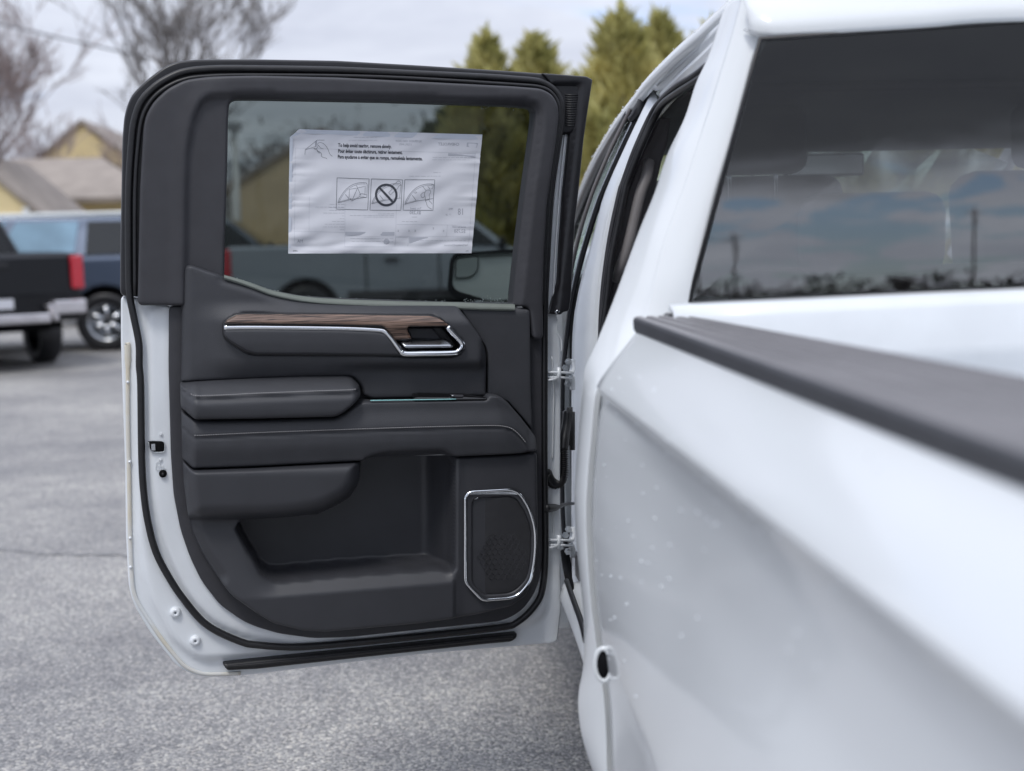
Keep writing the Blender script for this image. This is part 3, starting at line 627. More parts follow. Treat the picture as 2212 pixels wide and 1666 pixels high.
# white pressed steel shell
LEFT = [(261, 641), (261, 741), (264, 833), (267, 920), (270, 1008), (272, 1158), (276, 1240), (278, 1266), (283, 1290), (292, 1314), (308, 1341), (325, 1369), (350, 1402), (375, 1432), (388, 1444), (402, 1453), (422, 1461), (450, 1465), (500, 1464), (553, 1459), (753, 1434), (928, 1414), (1106, 1399), (1196, 1391), (1206, 1385), (1213, 1330), (1216, 1299), (1213, 1249), (1212, 1058), (1213, 833), (1213, 766), (1206, 690)]
SHELL = LEFT + [(1210, 560), (1219, 416), (1233, 281), (1214, 281), (1198, 416), (1186, 560), (1180, 745), (1150, 750), (900, 720), (500, 690), (380, 664), (300, 645)]
INNERZ = rnd([(283, 641), (290, 760), (293, 1000), (296, 1160), (308, 1240), (327, 1299), (370, 1379), (408, 1412), (437, 1424), (487, 1421), (553, 1413), (753, 1390), (1000, 1362), (1150, 1346), (1178, 1326), (1183, 1200), (1183, 641)], 20)
CHAN = rnd([(318, 660), (322, 800), (324, 1000), (332, 1080), (350, 1160), (388, 1250), (420, 1300), (470, 1345), (540, 1370), (640, 1385), (800, 1372), (1100, 1336), (1160, 1280), (1170, 1180), (1170, 660)], 30)
PKH = rnd([(500, 1140), (520, 1100), (690, 1080), (770, 1000), (780, 985), (992, 980), (992, 1240), (950, 1242), (753, 1254), (606, 1268), (575, 1258), (530, 1205)], 8)
def shell_w(x, y):
    P = np.stack([x, y], 1); s = sdf(P, INNERZ); s2 = sdf(P, CHAN)
    w = -.034 + .016 * ss(8, -10, s) + .010 * ss(6, -5, s2)
    w += .003 * ss(18, 8, np.abs(x - 1196)) * ss(690, 720, y)
    return w
door = None
sh_tmp = empty('rear_door_pivot', (0, 0, 0))
door = patch('rear_door', rnd(SHELL, 9, 3), shell_w, -.03, PAINT_IN, step=9, r=5, drop=.006, skirt=.07, parent=truck, bstep=6, holes=[PKH])
bpy.data.objects.remove(sh_tmp)
door.location = OD - T0; door.rotation_euler = (0, 0, ANG); door['label'] = 'open rear door, dark trim inside a white steel shell'

# black window frame of the door, with its hole
OUTER = [(259, 641), (260, 520), (262, 416), (264, 300), (268, 252), (275, 225), (284, 205), (307, 180), (332, 160), (357, 142), (382, 132), (415, 128), (450, 127), (553, 127), (728, 130), (903, 140), (1106, 153), (1266, 165), (1280, 172), (1268, 250), (1236, 290), (1214, 290), (1196, 416), (1181, 641)]
OPEN = [(485, 598), (486, 529), (489, 440), (492, 330), (493, 250, 30), (497, 214, 34), (553, 214), (828, 219), (1106, 228), (1156, 233, 30), (1155, 262), (1133, 416), (1118, 540), (1108, 641), (1106, 657), (985, 654), (853, 649), (728, 645), (653, 640), (590, 628), (553, 615)]
OPENP = rnd(OPEN, 5)
ctr = np.array([820., 430.]); OPENB = np.array([p + (p - ctr) / np.linalg.norm(p - ctr) * 7 for p in OPENP])
patch('window_frame', rnd(OUTER, 16, 4), const(-.016), -.016, BLACK, step=14, r=6, drop=.010, skirt=.06, holes=[OPENB], bstep=8)
# door glass
gp = np.array([p + (p - ctr) / np.linalg.norm(p - ctr) * 14 for p in rnd(OPEN, 5)]); gp = dens(gp, 14)
uv = dlv(gp, -.035); v = [(a, .035, b_) for a, b_ in uv]
g_ = mk('door_glass', v, [tuple(range(len(v)))], GLASS_DOOR, door, smooth=False); solid(g_, .004, -1)

# outer weatherstrip all round, inner lip
WS = [(278, 566), (278, 416), (284, 312), (290, 262), (305, 220), (332, 190), (362, 170), (400, 155), (462, 149), (553, 149), (728, 152), (903, 160), (1050, 167), (1106, 171), (1165, 177), (1196, 194), (1211, 218), (1213, 250), (1204, 320), (1190, 416), (1181, 566), (1177, 660), (1176, 833), (1176, 1000), (1178, 1180), (1172, 1270), (1154, 1310), (1118, 1344), (1078, 1356), (903, 1375), (728, 1392), (630, 1398), (553, 1393), (525, 1388), (475, 1367), (437, 1342), (400, 1299), (369, 1254), (337, 1193), (319, 1124), (310, 1058), (306, 983), (304, 833), (301, 791), (300, 741), (288, 680), (280, 635)]
dtube('weatherstrip', WS, -.006, .0078, RUBBER, 10, 5, closed=True)
WL = [(292, 640), (292, 416), (300, 300), (309, 250), (328, 216), (355, 192), (392, 174), (440, 166), (553, 163), (828, 167), (1106, 183), (1168, 189), (1193, 203), (1206, 226), (1208, 252), (1198, 320), (1185, 416), (1176, 566), (1173, 660)]
dtube('seal_lip', WL, .002, .0045, RUBBER, 8)
# corner applique with its ribs and lower tab
AP = [(1170, 158), (1266, 165), (1280, 172), (1268, 250), (1261, 300), (1250, 412), (1242, 479), (1236, 591), (1234, 639), (1229, 672), (1216, 675), (1212, 680), (1188, 679), (1198, 640), (1207, 612), (1212, 520), (1219, 416), (1233, 281), (1212, 279), (1214, 236), (1200, 195)]
patch('corner_applique', rnd(AP, 3, 3), lambda x, y: -.008 - .012 * ss(0, 14, np.abs(x - (1272 - (y - 170) * .115)) * 0 + np.clip(1262 - (y - 170) * .11 - x, 0, 50)) * ss(180, 190, y), -.012, BLACK, step=7, r=4, drop=.006, skirt=.04)
b = MB()
for i in range(14):
    y = 205 + i * 5.1; p0 = dl(1221, y, -.016); p1 = dl(1256 - (y - 205) * .1, y + .6, -.016)
    b.tube([(p0[0], .016, p0[1]), (p1[0], .016, p1[1])], .0016, 6)
b.build('ribs', RUBBER, door, kind='stuff')
c = dl(1204, 674, -.006); MB().lathe([(-.001, .0015), (-.002, .0045), (.004, .005)], (c[0], .004, c[1]), 'y', 12).build('screw', SATIN, door)

# upper trim round the window
UT = [(297, 660), (302, 416), (310, 275), (316, 248), (332, 220), (362, 192), (400, 173), (450, 166), (553, 164), (728, 168), (1106, 187), (1168, 192), (1191, 205), (1203, 225), (1206, 250), (1198, 312), (1186, 400), (1180, 440), (1173, 566), (1171, 641), (1171, 733), (1148, 733), (1140, 662), (1000, 668), (600, 668), (390, 660)]
CR = rnd([(396, 700), (399, 400), (402, 325), (414, 255, 60), (440, 205, 60), (553, 203), (828, 208), (1106, 217), (1172, 221, 40), (1168, 290), (1148, 416), (1126, 600), (1118, 700)], 8)
def ut_w(x, y):
    P = np.stack([x, y], 1); s = sdf(P, CR)
    return .014 + .014 * ss(-9, 2, s) - .004 * ss(0, 40, s) * ss(500, 440, x)
patch('upper_trim', rnd(UT, 14, 4), ut_w, .014, TRIM, step=8, r=7, drop=.011, skirt=.03, holes=[OPENP])

# base card behind the panels
BC = [(365, 661), (390, 661), (395, 655), (700, 672), (1000, 670), (1172, 664), (1172, 735), (1172, 833), (1172, 983), (1173, 1208), (1166, 1255), (1154, 1286), (1131, 1317), (1106, 1334), (1078, 1344), (903, 1362), (753, 1378), (678, 1380), (603, 1370), (553, 1355), (525, 1343), (475, 1308), (435, 1256), (410, 1204), (390, 1146), (375, 1071), (369, 983), (365, 833), (364, 791)]
patch('door_card', rnd(BC, 16, 4), const(.004), .004, TRIM, step=16, r=4, drop=.006, skirt=.03, holes=[PKH])

# belt panel at the hinge side
BP = [(985, 654), (1106, 656), (1114, 664), (1140, 667), (1146, 673), (1147, 833), (1151, 930), (1131, 905), (1098, 868), (1054, 853), (1054, 766), (1050, 751), (1033, 724), (1003, 681)]
patch('belt_panel', rnd(BP, 4, 3), lambda x, y: .026 - .020 * np.clip((672 - y) / 16, 0, 1) ** 1.2, .026, TRIM2, step=8, r=3.5, drop=.005, skirt=.02)

# upper panel under the window, curving up at the rear edge
SILL = [(485, 596), (520, 605), (553, 615), (590, 628), (653, 640), (728, 645), (853, 649), (978, 651)]
SP = [(391, 828), (392, 680), (395, 591), (398, 576, 10), (412, 572, 14), (440, 582), (485, 597), (520, 607), (553, 618.5), (590, 633.5), (653, 647.5), (728, 653.5), (853, 658), (978, 660)] + [(990, 662), (1003, 681), (1033, 724), (1050, 751), (1054, 770), (1053, 858), (805, 864), (786, 856), (781, 836), (766, 819), (753, 815), (653, 816), (553, 820)]
sillp = cat(np.array(SILL, float), 5)
GRIP = rnd([(480, 699), (490, 688), (512, 677), (530, 676), (728, 677), (930, 680), (950, 685), (966, 698), (1002, 740), (1005, 752), (996, 765), (978, 771), (700, 770), (553, 768), (530, 763), (496, 742), (481, 728)], 8, 4)
gcen = np.array([745., 722.]); GRIPIN = np.array([p + (gcen - p) / np.linalg.norm(gcen - p) * 5 for p in GRIP])
CUP = rnd([(879, 707), (962, 706), (995, 746), (988, 757), (880, 759), (856, 737), (884, 737)], 3, 3)
def sp_w(x, y):
    P = np.stack([x, y], 1); d = pdist(P, sillp, False)
    w = .034 - .022 * (1 - np.clip(d / 24, 0, 1)) ** 1.6 * ss(440, 500, x)
    env = ss(395, 540, x) * ss(1054, 1030, x)
    under = ss(804, 776, y) * ss(680, 860, x) + ss(840, 770, y) * (1 - ss(680, 860, x)) * .8
    w = w + .030 * env * ss(648, 700, y) * under
    w -= .012 * ss(420, 392, x) ** 2
    w -= .060 * ss(-2, -7, sdf(P, GRIPIN))
    return w
patch('upper_panel', rnd(SP, 5, 4), sp_w, .040, TRIM2, step=6, r=7, drop=.014, skirt=.02, fine=None)

LITSILL = mat('lit_sill_tone', (.17, .19, .17), .6, noise=.05, nscale=40)  # added strip: light on the trim's sill ledge, put into a paler colour
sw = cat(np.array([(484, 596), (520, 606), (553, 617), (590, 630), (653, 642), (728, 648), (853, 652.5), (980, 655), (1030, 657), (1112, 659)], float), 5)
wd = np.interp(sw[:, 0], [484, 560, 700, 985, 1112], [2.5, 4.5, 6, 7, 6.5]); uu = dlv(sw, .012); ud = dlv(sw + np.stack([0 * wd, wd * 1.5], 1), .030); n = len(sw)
mk('lit_sill_strip', [(a, .018, c_) for a, c_ in uu] + [(a, -.012, c_ + .002) for a, c_ in uu] + [(a, -.032, c_) for a, c_ in ud] + [(a, -.010, c_ - .01) for a, c_ in ud], [(j * n + i, j * n + i + 1, (j + 1) * n + i + 1, (j + 1) * n + i) for j in range(3) for i in range(n - 1)], LITSILL, door)
WT = .070                                             # height of the trim strip group
PADO = [(484, 712), (553, 711), (728, 713), (815, 717), (833, 722), (866, 768), (700, 766), (553, 765), (533, 760), (500, 740), (485, 727)]
patch('grip_surround', GRIP, const(WT - .004), WT - .004, BLACK, step=14, r=3, drop=.004, skirt=.03, holes=[CUP])
patch('leather_insert', rnd(PADO, 5, 4), lambda x, y: WT + .004 + .004 * ss(768, 735, y), WT, TRIM2, step=7, r=6, drop=.007, skirt=.01)
WD = [(486, 699), (491, 691), (512, 681), (530, 679), (728, 679.5), (928, 683), (946, 687), (958, 694), (970, 704), (884, 705), (879, 709), (881, 716), (891, 733), (853, 735), (836, 712), (826, 704), (728, 701), (553, 699)]
patch('wood_strip', rnd(WD, 3, 3), lambda x, y: WT + .004 + .006 * ss(681, 698, y) - .010 * ss(700, 730, y), WT + .003, WOOD, step=6, r=4, drop=.004, skirt=.01)
b = MB()
pth = cat([(484, 708), (553, 707.5), (728, 709.5), (812, 713), (830, 717), (842, 728), (855, 745), (866, 760)], 6); pth2 = cat([(866, 760), (876, 764.5), (920, 764), (974, 763), (990, 759), (998.5, 748), (994, 736), (966, 706)], 6)
for P_, r_ in ((pth, .0054), (pth2, .0062)):
    uv = dlv(P_, WT); b.tube([(a, -WT - .002, c_) for a, c_ in uv], r_, 10, flat=.8, ref=(0, -1, 0))
b.build('chrome_strip', CHROME, door)
patch('handle_cup', rnd([(880, 708), (960, 707), (993, 748), (984, 757), (882, 758), (868, 742)], 4, 3), const(WT - .034), WT - .012, BLACK, step=14, r=4, drop=.004, skirt=.005)
patch('cup_plate', rnd([(881, 709), (938, 709), (958, 735), (891, 734)], 6, 4), const(WT - .026), WT - .012, TRIM2, step=10, r=4, drop=.004, skirt=.012)
HL = [(862, 737), (962, 733), (971, 736), (980, 751), (976, 754), (880, 758)]
patch('door_handle', rnd(HL, 3, 3), lambda x, y: WT - .010 + .014 * np.clip((y - 735) / 13, 0, 1) - .010 * ss(749, 756, y + (x - 880) * .02) - .005 * ss(875, 863, x), WT, SATIN, step=3, r=2.5, drop=.004, skirt=.012)

# armrest pad
AT = curve([(390, 829), (553, 820), (653, 816), (753, 815), (782, 820)]); AS = curve([(391, 840), (412, 852), (435, 857), (553, 852), (653, 848), (753, 844.5), (773, 841), (782, 833)])
AR = [(390, 831), (553, 820), (653, 816), (753, 815), (766, 819), (778, 830), (782, 842), (782, 858), (738, 893), (722, 900), (553, 904), (421, 906), (391, 884)]
ANX = [(x, float(AS(x)) + 3) for x in range(396, 780, 6)]
def ar_w(x, y):
    yt, ys = AT(x), AS(x); t = np.clip((y - yt) / np.maximum(ys - yt, 4), 0, 1)
    w = .046 + .046 * t ** .8
    w = w - .004 * np.exp(-((y - ys - 4) / 2.6) ** 2)
    w += .006 * ss(ys + 4, ys + 18, y) - .004 * ss(880, 905, y)
    w -= .040 * ss(426, 390, x) ** 1.1; w -= .030 * ss(752, 784, x) ** 2
    return w
patch('armrest', rnd(AR, 7, 4), ar_w, .075, TRIM2, step=5, r=9, drop=.016, skirt=.05)
def stitches(name, pts, w_of, pitch=5.0):
    P = resample(cat(np.array(pts, float), 8), int(sum(np.linalg.norm(np.diff(np.array(pts, float), axis=0), axis=1)) / pitch * 2)); b = MB()
    for i in range(0, len(P) - 1, 2):
        a_, c_ = P[i], P[i] + (P[i + 1] - P[i]) * 1.35
        w1 = float(w_of(np.array([a_[0]]), np.array([a_[1]]))[0]) + .0006
        u1 = dl(*a_, w1); u2 = dl(*c_, w1); b.tube([(u1[0], -w1, u1[1]), (u2[0], -w1, u2[1])], .0011, 5)
    return b.build(name, STITCH, door, kind='stuff')
stitches('stitching', [(412, 851), (435, 855.5), (553, 850), (653, 846), (753, 842.5), (770, 840)], lambda x, y: ar_w(x, y) * .0 + .0935)

# bolster with its stitched seam
BT = [(392, 891), (422, 909), (553, 907), (723, 902), (740, 895), (783, 867), (1050, 863), (1056, 853), (1078, 855), (1098, 868), (1131, 905), (1153, 933), (1162, 946), (1163, 976), (1106, 982), (778, 997), (553, 1009), (416, 1014), (394, 998)]
BSt = [(392, 923), (420, 942), (437, 942), (553, 936.5), (703, 931), (853, 926), (1000, 922), (1065, 921), (1090, 923), (1106, 928), (1121, 940), (1136, 958), (1145, 977)]
bst = cat(np.array(BSt, float), 6)
SCO = rnd([(765, 1010), (800, 984), (828, 977), (953, 970), (978, 983), (995, 1000)], 10)
def bo_w(x, y):
    P = np.stack([x, y], 1); d = pdist(P, bst + np.array([0, 3.0]), False)
    ys = np.interp(x, bst[:, 0], bst[:, 1])
    w = .066 + .010 * ss(-45, 0, y - ys) - .012 * ss(20, 75, y - ys)
    w = w - .0040 * np.exp(-(d / 2.4) ** 2)
    w -= .034 * ss(424, 391, x) ** 1.1
    w -= .018 * ss(1085, 1163, x + (950 - y) * .25)
    w -= .035 * ss(4, -14, sdf(P, SCO))
    return w
patch('bolster', rnd(BT, 6, 4), bo_w, .062, TRIM2, step=5, r=6, drop=.014, skirt=.04)
stitches('stitching', [(p[0], p[1] - 1.5) for p in BSt[1:-1]], lambda x, y: bo_w(x, y - 3) + .0012)
# light pipe and window switch on the ledge above the bolster
dtube('light_pipe', [(800, 865.5), (890, 864), (985, 862.5)], .066, .0013, TEAL, 6)
patch('switch_panel', rnd([(893, 852), (905, 850), (1000, 852), (1052, 859), (1050, 863), (893, 864)], 3, 3), lambda x, y: .050 + .016 * ss(850, 863, y), .058, GLOSSB, step=6, r=2, drop=.002, skirt=.01)
patch('window_switch', rnd([(973, 853), (1003, 854), (1000, 860), (984, 860), (980, 858)], 2, 3), const(.064), .064, TRIM, step=6, r=2, drop=.003, skirt=.008)
c = dl(978, 855, .068); MB().box((c[0], -.0665, c[1]), (.0018, .0006, .0012)).build('switch_mark', PAPER, door)

# lower panel with the map pocket
LP = [(395, 998), (416, 1015), (553, 1010), (778, 998), (1106, 983), (1162, 978), (1165, 1183), (1158, 1245), (1138, 1290), (1106, 1312), (1028, 1331), (903, 1348), (703, 1366), (653, 1363), (590, 1347), (553, 1325), (500, 1287), (468, 1249), (437, 1203), (415, 1158), (405, 1108), (397, 1046)]
PK = rnd([(509, 1146, 10), (525, 1128), (690, 1118), (760, 1080), (778, 1040), (780, 970), (986, 966), (986, 1232, 8), (975, 1238), (948, 1234, 14), (753, 1247), (606, 1261, 12), (584, 1258, 8), (566, 1246), (540, 1203)], 6)
BLK = rnd([(380, 980), (785, 980), (782, 1045, 30), (758, 1080, 60), (700, 1112, 60), (600, 1126, 60), (395, 1128)], 10)
def lp_w(x, y):
    P = np.stack([x, y], 1); s = sdf(P, PK); sb = sdf(P, BLK)
    yc = 1292 - (x - 553) * .082; L = 36 + 120 * ss(600, 500, x)
    wl_ = .058 - .030 * np.clip((yc - y) / L, 0, 1) * ss(1010, 960, x) + .0035 * ss(0, 30, y - yc) * 0
    wl_ = np.where(x > 980, .050 + .006 * ss(1010, 960, x), wl_)
    depth = -.075 + .080 * ss(930, 988, x) ** 1.5
    w = wl_ + (depth - wl_) * ss(1.5, -9, s)
    roll = np.clip((sb + 46) / 50, 0, 1); wb = .080 - .060 * roll ** 2.4
    w = w + (wb - w) * ss(5, -3, sb)
    w -= .016 * ss(28, 0, pdist(P, np.array(LP[17:22] + [LP[0]], float), False))
    return w
patch('lower_panel', rnd(LP, 7, 4), lp_w, .052, TRIM3, step=4.6, r=7, drop=.012, skirt=.03, bstep=5)
patch('pocket_tab', rnd([(836, 1242), (842, 1228), (887, 1225), (889, 1240)], 3, 3), const(-.045), -.045, TRIM3, step=8, r=3, drop=.006, skirt=.02)
# speaker
RG = rnd([(1005, 1072, 10), (1015, 1063, 8), (1108, 1058, 10), (1124, 1068, 8), (1142, 1096, 20), (1156, 1140, 30), (1156, 1200, 30), (1146, 1256, 30), (1122, 1284, 20), (1104, 1292, 10), (1042, 1297, 10), (1005, 1258, 10)], 8, 5)
GI = rnd([(1021, 1086, 6), (1028, 1077, 6), (1100, 1072, 8), (1116, 1078, 8), (1134, 1104, 20), (1148, 1142, 30), (1148, 1200, 30), (1139, 1250, 30), (1116, 1274, 20), (1100, 1282, 10), (1047, 1286, 8), (1021, 1260, 8)], 6, 5)
GRILLE = mat('speaker_grille', (.021, .021, .024), .5, noise=.10, nscale=60, bump=.25, bscale=700, bdist=.0005)
patch('speaker_bezel', RG, const(.056), .056, TRIM3, step=10, r=4, drop=.006, skirt=.02, holes=[GI])
patch('speaker_grille', GI, lambda x, y: .048 + .005 * ss(1020, 1085, x), .05, GRILLE, step=9, r=4, drop=.004, skirt=.01)
P_ = np.vstack([RG, RG[:1]]); uv = dlv(resample(P_, 120), .058)
MB().tube([(a, -.058, c_) for a, c_ in uv], .0036, 8, ref=(0, -1, 0), cap=False).build('speaker_ring', CHROME, door)
b = MB()
for i in range(-4, 5):
    for j in range(-4, 5):
        hx_, hy_ = 1086 + (i + .5 * (j % 2)) * 12.5, 1203 + j * 10.8
        if math.hypot(hx_ - 1086, hy_ - 1203) > 50: continue
        uv = dlv(np.array([(hx_ + 6.6 * math.sin(t), hy_ + 6.6 * math.cos(t)) for t in np.linspace(0, 2 * math.pi, 7)]), .053); b.tube([(a_, -.0530, c_) for a_, c_ in uv], .0005, 4)
b.build('grille_pattern', TRIM, door, kind='stuff')
patch('ring_flare', rnd([(1012, 1069), (1018, 1065), (1108, 1060), (1122, 1068), (1128, 1076), (1118, 1077), (1108, 1071), (1040, 1074), (1028, 1082)], 4, 3), lambda x, y: .058 - .004 * ss(1062, 1076, y), .058, SATIN, step=6, r=2, drop=.002, skirt=.006)

# bottom rubber strip, plugs, latch, lock, hem sealer
patch('bottom_seal', rnd([(480, 1434), (553, 1426), (800, 1401), (1118, 1368), (1116, 1379), (1104, 1387), (1048, 1392), (800, 1419), (553, 1446), (491, 1449)], 5, 3), lambda x, y: np.full(len(x), -.010), -.014, RUBBER, step=9, r=6, drop=.008, skirt=.015)
b = MB(); 
dtube('bottom_seal_rib', [(486, 1440), (553, 1435), (800, 1409), (1048, 1382), (1108, 1377)], -.008, .003, RUBBER, 6)
for x, y in ((379, 1323), (422, 1384)):
    c = dl(x, y, -.016)
    MB().lathe([(-.007, .0022), (-.009, .004), (-.009, .0075), (-.005, .0115), (.004, .0125)], (c[0], .018, c[1]), 'y', 24).build('drain_plug', PAINT_IN, door)
    MB().lathe([(-.0005, .0001), (-.0005, .0024)], (c[0], .0108, c[1]), 'y', 12).build('plug_hole', INK2, door)
LT = rnd([(319, 955), (330, 953), (353, 954, 3), (355, 960), (355, 974), (350, 977), (327, 976), (321, 968)], 2, 3)
patch('latch_slot', LT, const(-.003), -.004, GAP, step=8, r=1.5, drop=.002, skirt=.01)
dtube('latch_rim', [(321, 955), (326, 975), (350, 977), (355.5, 973), (355.5, 957), (350, 953)], -.003, .0010, SILVERM, 6, sm=3)
u = dl(331, 966, -.002); MB().box((u[0], .0015, u[1]), (.004, .001, .007)).build('latch_claw', SATIN, door, smooth=False)
c = dl(352, 1024, -.004); MB().lathe([(-.003, .0001), (-.003, .0070), (.001, .0082), (.004, .0084)], (c[0], .0045, c[1]), 'y', 20).build('child_lock_hole', GAP, door)
MB().lathe([(-.002, .0001), (-.002, .0028), (.002, .0030)], (c[0], .0015, c[1]), 'y', 12).build('lock_pin', BLACK, door)
for x, y in ((348, 939), (347, 994)):
    c = dl(x, y, -.006); MB().lathe([(-.0012, .0001), (-.0012, .0022), (-.0004, .0024), (-.002, .0036), (.003, .0042)], (c[0], .0075, c[1]), 'y', 14).build('rivet', PAINT_IN, door)
# the embossed padlock and arrow by the child lock
b = MB()
def emb(pts, r=.0006):
    uv = dlv(np.array(pts, float), -.006); b.tube([(a, .0062, c_) for a, c_ in uv], r, 5)
emb([(337, 1015), (337, 1005), (348, 1007), (348, 1016), (337, 1015)]); emb([(338, 1005), (338, 1000), (342, 997), (346, 1000), (347, 1006)]); emb([(341, 1010), (344, 1010)]); emb([(351, 1010), (358, 1014)]); emb([(355, 1015.5), (358, 1014), (356.5, 1010.5)]); emb([(353, 1006), (351, 1010), (354, 1012)])
b.build('lock_emblem', PAINT, door)
b = MB(); pth = cat([(274, 745), (276, 760), (276, 900), (279, 1040), (281, 1160), (285, 1250), (290, 1282), (302, 1309), (330, 1352), (355, 1388), (388, 1428), (405, 1443), (428, 1453), (455, 1457), (520, 1455)], 6)
uv = dlv(pth, -.030); b.tube([(a, .031, c_) for a, c_ in uv], [.0065 if i < 8 else .0042 for i in range(len(uv))], 8, flat=.5, ref=(0, -1, 0)); b.build('hem_sealer', SEALER, door)
b = MB()
for x, y in ((276, 826), (280, 998), (281, 1163), (282, 1226)):
    u = dl(x, y, -.026); b.lathe([(-.004, .0001), (-.003, .0025), (.002, .0036)], (u[0], .029, u[1]), 'y', 10)
b.build('sealer_drop', PAINT_IN, door)
dtube('hinge_flange_rib', [(1222, 284), (1209, 416), (1199, 560), (1194, 670)], -.028, .0022, PAINT_IN, 6)
dtube('panel_edge_line', [(1204, 690), (1203, 715), (1212, 735), (1213, 760)], -.029, .0018, PAINT_IN, 6)
dtube('adhesive_bead', [(1192, 770), (1196, 840), (1195, 900), (1194, 960), (1193, 990)], -.026, .0022, PAINT, 6)
dtube('adhesive_bead', [(1191, 1170), (1192, 1120), (1194, 1105), (1196, 1120), (1196, 1160)], -.026, .0018, PAINT, 6)

# hinges, wiring boot, check strap
def hinge(y0):
    b = MB()
    for yy, h in ((y0, 6), (y0 + 11, 4)):
        a = atY(1176, yy, 3.04); c_ = atY(1216, yy + 1, 3.05); e_ = atY(1236, yy + 2, 3.11)
        b.tube([a, c_, e_], [.0065, .0058, .006], 8, flat=.5, ref=(0, 0, 1))
    b.tube([atY(1207, y0 - 10, 3.045), atY(1207, y0 + 20, 3.045)], .0045, 10)
    for s in (-1, 1): b.tube(cat([atY(1234, y0 + 5 + 4 * s, 3.10), atY(1237, y0 + 5 + 14 * s, 3.11), atY(1237, y0 + 5 + 32 * s, 3.12)], 4), .0045, 8, flat=1.5, ref=(1, 0, 0))
    for dy, x in ((-22, 1228), (-9, 1222), (26, 1227)):
        p = atY(x, y0 + dy, 3.10); b2 = MB().lathe([(-.007, .0001), (-.007, .0050), (0, .0055), (0, .0085), (.004, .0085)], p, 'y', 6); autosmooth(tp('hinge_bolt', b2.v, b2.f, SILVERM), 30)
    b.tube([atY(1180, y0 + 18, 3.03), atY(1202, y0 + 15, 3.035)], .003, 6)
    tp('hinge', b.v, b.f, PAINT_IN)
hinge(804); hinge(1166)
wp = cat([atY(*p) for p in [(1216, 968, 3.09), (1217.5, 1000, 3.09), (1217, 1022, 3.085), (1211, 1040, 3.075), (1199, 1046, 3.06), (1188, 1038, 3.045), (1180, 1020, 3.03)]], 10)
wp = resample(wp, 150); b = MB().tube(wp, [.0102 + .0026 * math.cos(i * 2 * math.pi / 5) for i in range(150)], 12); tp('wiring_conduit', b.v, b.f, RUBBER)
b = MB(); b.tube(cat([atY(1226, 886, 3.13), atY(1224, 915, 3.12), atY(1219, 945, 3.10), atY(1216, 972, 3.09)], 5), [.006] + [.0115] * 9 + [.0125] * 6, 10)
for x, y0, y1, r_ in ((1236, 890, 972, .007), (1230, 880, 962, .008), (1222, 890, 925, .005)): b.tube([atY(x, y0, 3.13), atY(x, y1, 3.13)], r_, 8)
tp('wiring_boot', b.v, b.f, RUBBER)
b = MB(); b.tube(cat([atY(1176, 1098, 3.02), atY(1195, 1097, 3.05), atY(1210, 1092, 3.08), atY(1226, 1089, 3.12), atY(1248, 1087, 3.17)], 4), [.013, .013, .013, .0125, .012, .011, .010, .009, .008, .007, .006, .006, .0055, .005, .005, .005, .005], 8, flat=.75); tp('check_strap', b.v, b.f, RUBBER)
b = MB(); b.tube(cat([atY(1218, 1190, 3.2), atY(1224, 1230, 3.15), atY(1231, 1262, 3.0), atY(1236, 1300, 2.85)], 4), .009, 8); tp('opening_gap', b.v, b.f, GAP)

# ================================================================== THE PAPER ON THE GLASS
def SZ(zx, zy): return ((1140 + zx / 2.765) / 1.8445, (500 + zy / 2.765) / 1.8445)
WPP = -.0270
def wr(x, y):                                         # wrinkles of the paper, in metres
    x = np.asarray(x, float); y = np.asarray(y, float)
    edge = np.clip(1 - np.minimum(x - 622, 1041 - x) / 70, 0, 1)
    w = .0019 * edge * np.sin(y * .36 + 1.9 * np.sin(y * .13) + 1.1 * np.sin(y * .051)) * (.55 + .45 * np.sin(y * .083 + x * .004)) + .0010 * np.sin(y * .11 + x * .022 + 2 * np.sin(x * .02)) + .0007 * np.sin(x * .09 + y * .05 + 1.5 * np.sin(y * .06))
    bot = np.exp(-((y - (528 + 6 * np.sin(x * .03))) / 5) ** 2); w = w - .0022 * bot
    w += .0012 * np.sin((x + 2.2 * y) * .033) * ss(455, 520, y)
    return w * ss(0, 6, np.minimum(np.minimum(x - 620, 1043 - x), 549 - y)) + .0018
paper = empty('window_sticker', OD + tdir * dl(830, 548, WPP)[0] + Vector((0, 0, dl(830, 548, WPP)[1])) + ndir * WPP, ANG, 'white wrinkled paper sheet with removal instructions stuck on the door glass', 'paper sticker')
pc = dl(830, 548, WPP)
def pm(name, P, F_, lift, m, **k):
    P = np.asarray(P, float); w = wr(P[:, 0], P[:, 1]) + lift; uv = dlv(P, WPP)
    return mk(name, np.stack([uv[:, 0] - pc[0], -w, uv[:, 1] - pc[1]], 1), F_, m, paper, **k)
def inq(zx0, zy0, zx1, zy1):
    pass
TLc, TRc, BRc, BLc = SZ(40, 40), SZ(2160, 102), SZ(2040, 1408), SZ(22, 1412)
n1, n2 = 70, 60; P = []
cut0, cut1 = np.array(SZ(145, 40)), np.array(SZ(40, 135))
for j in range(n2 + 1):
    for i in range(n1 + 1):
        s, t = i / n1, j / n2
        p = (1 - t) * ((1 - s) * np.array(TLc) + s * np.array(TRc)) + t * ((1 - s) * np.array(BLc) + s * np.array(BRc))
        k = (cut1 - cut0); nn = np.array([-k[1], k[0]]); nn /= np.linalg.norm(nn)
        dd = (p - cut0) @ nn
        if nn @ (np.array([830, 420]) - cut0) < 0: nn = -nn; dd = -dd
        if dd < 0: p = p - nn * dd
        P.append(p)
FQ = [(j * (n1 + 1) + i, (j + 1) * (n1 + 1) + i, (j + 1) * (n1 + 1) + i + 1, j * (n1 + 1) + i + 1) for j in range(n2) for i in range(n1)]
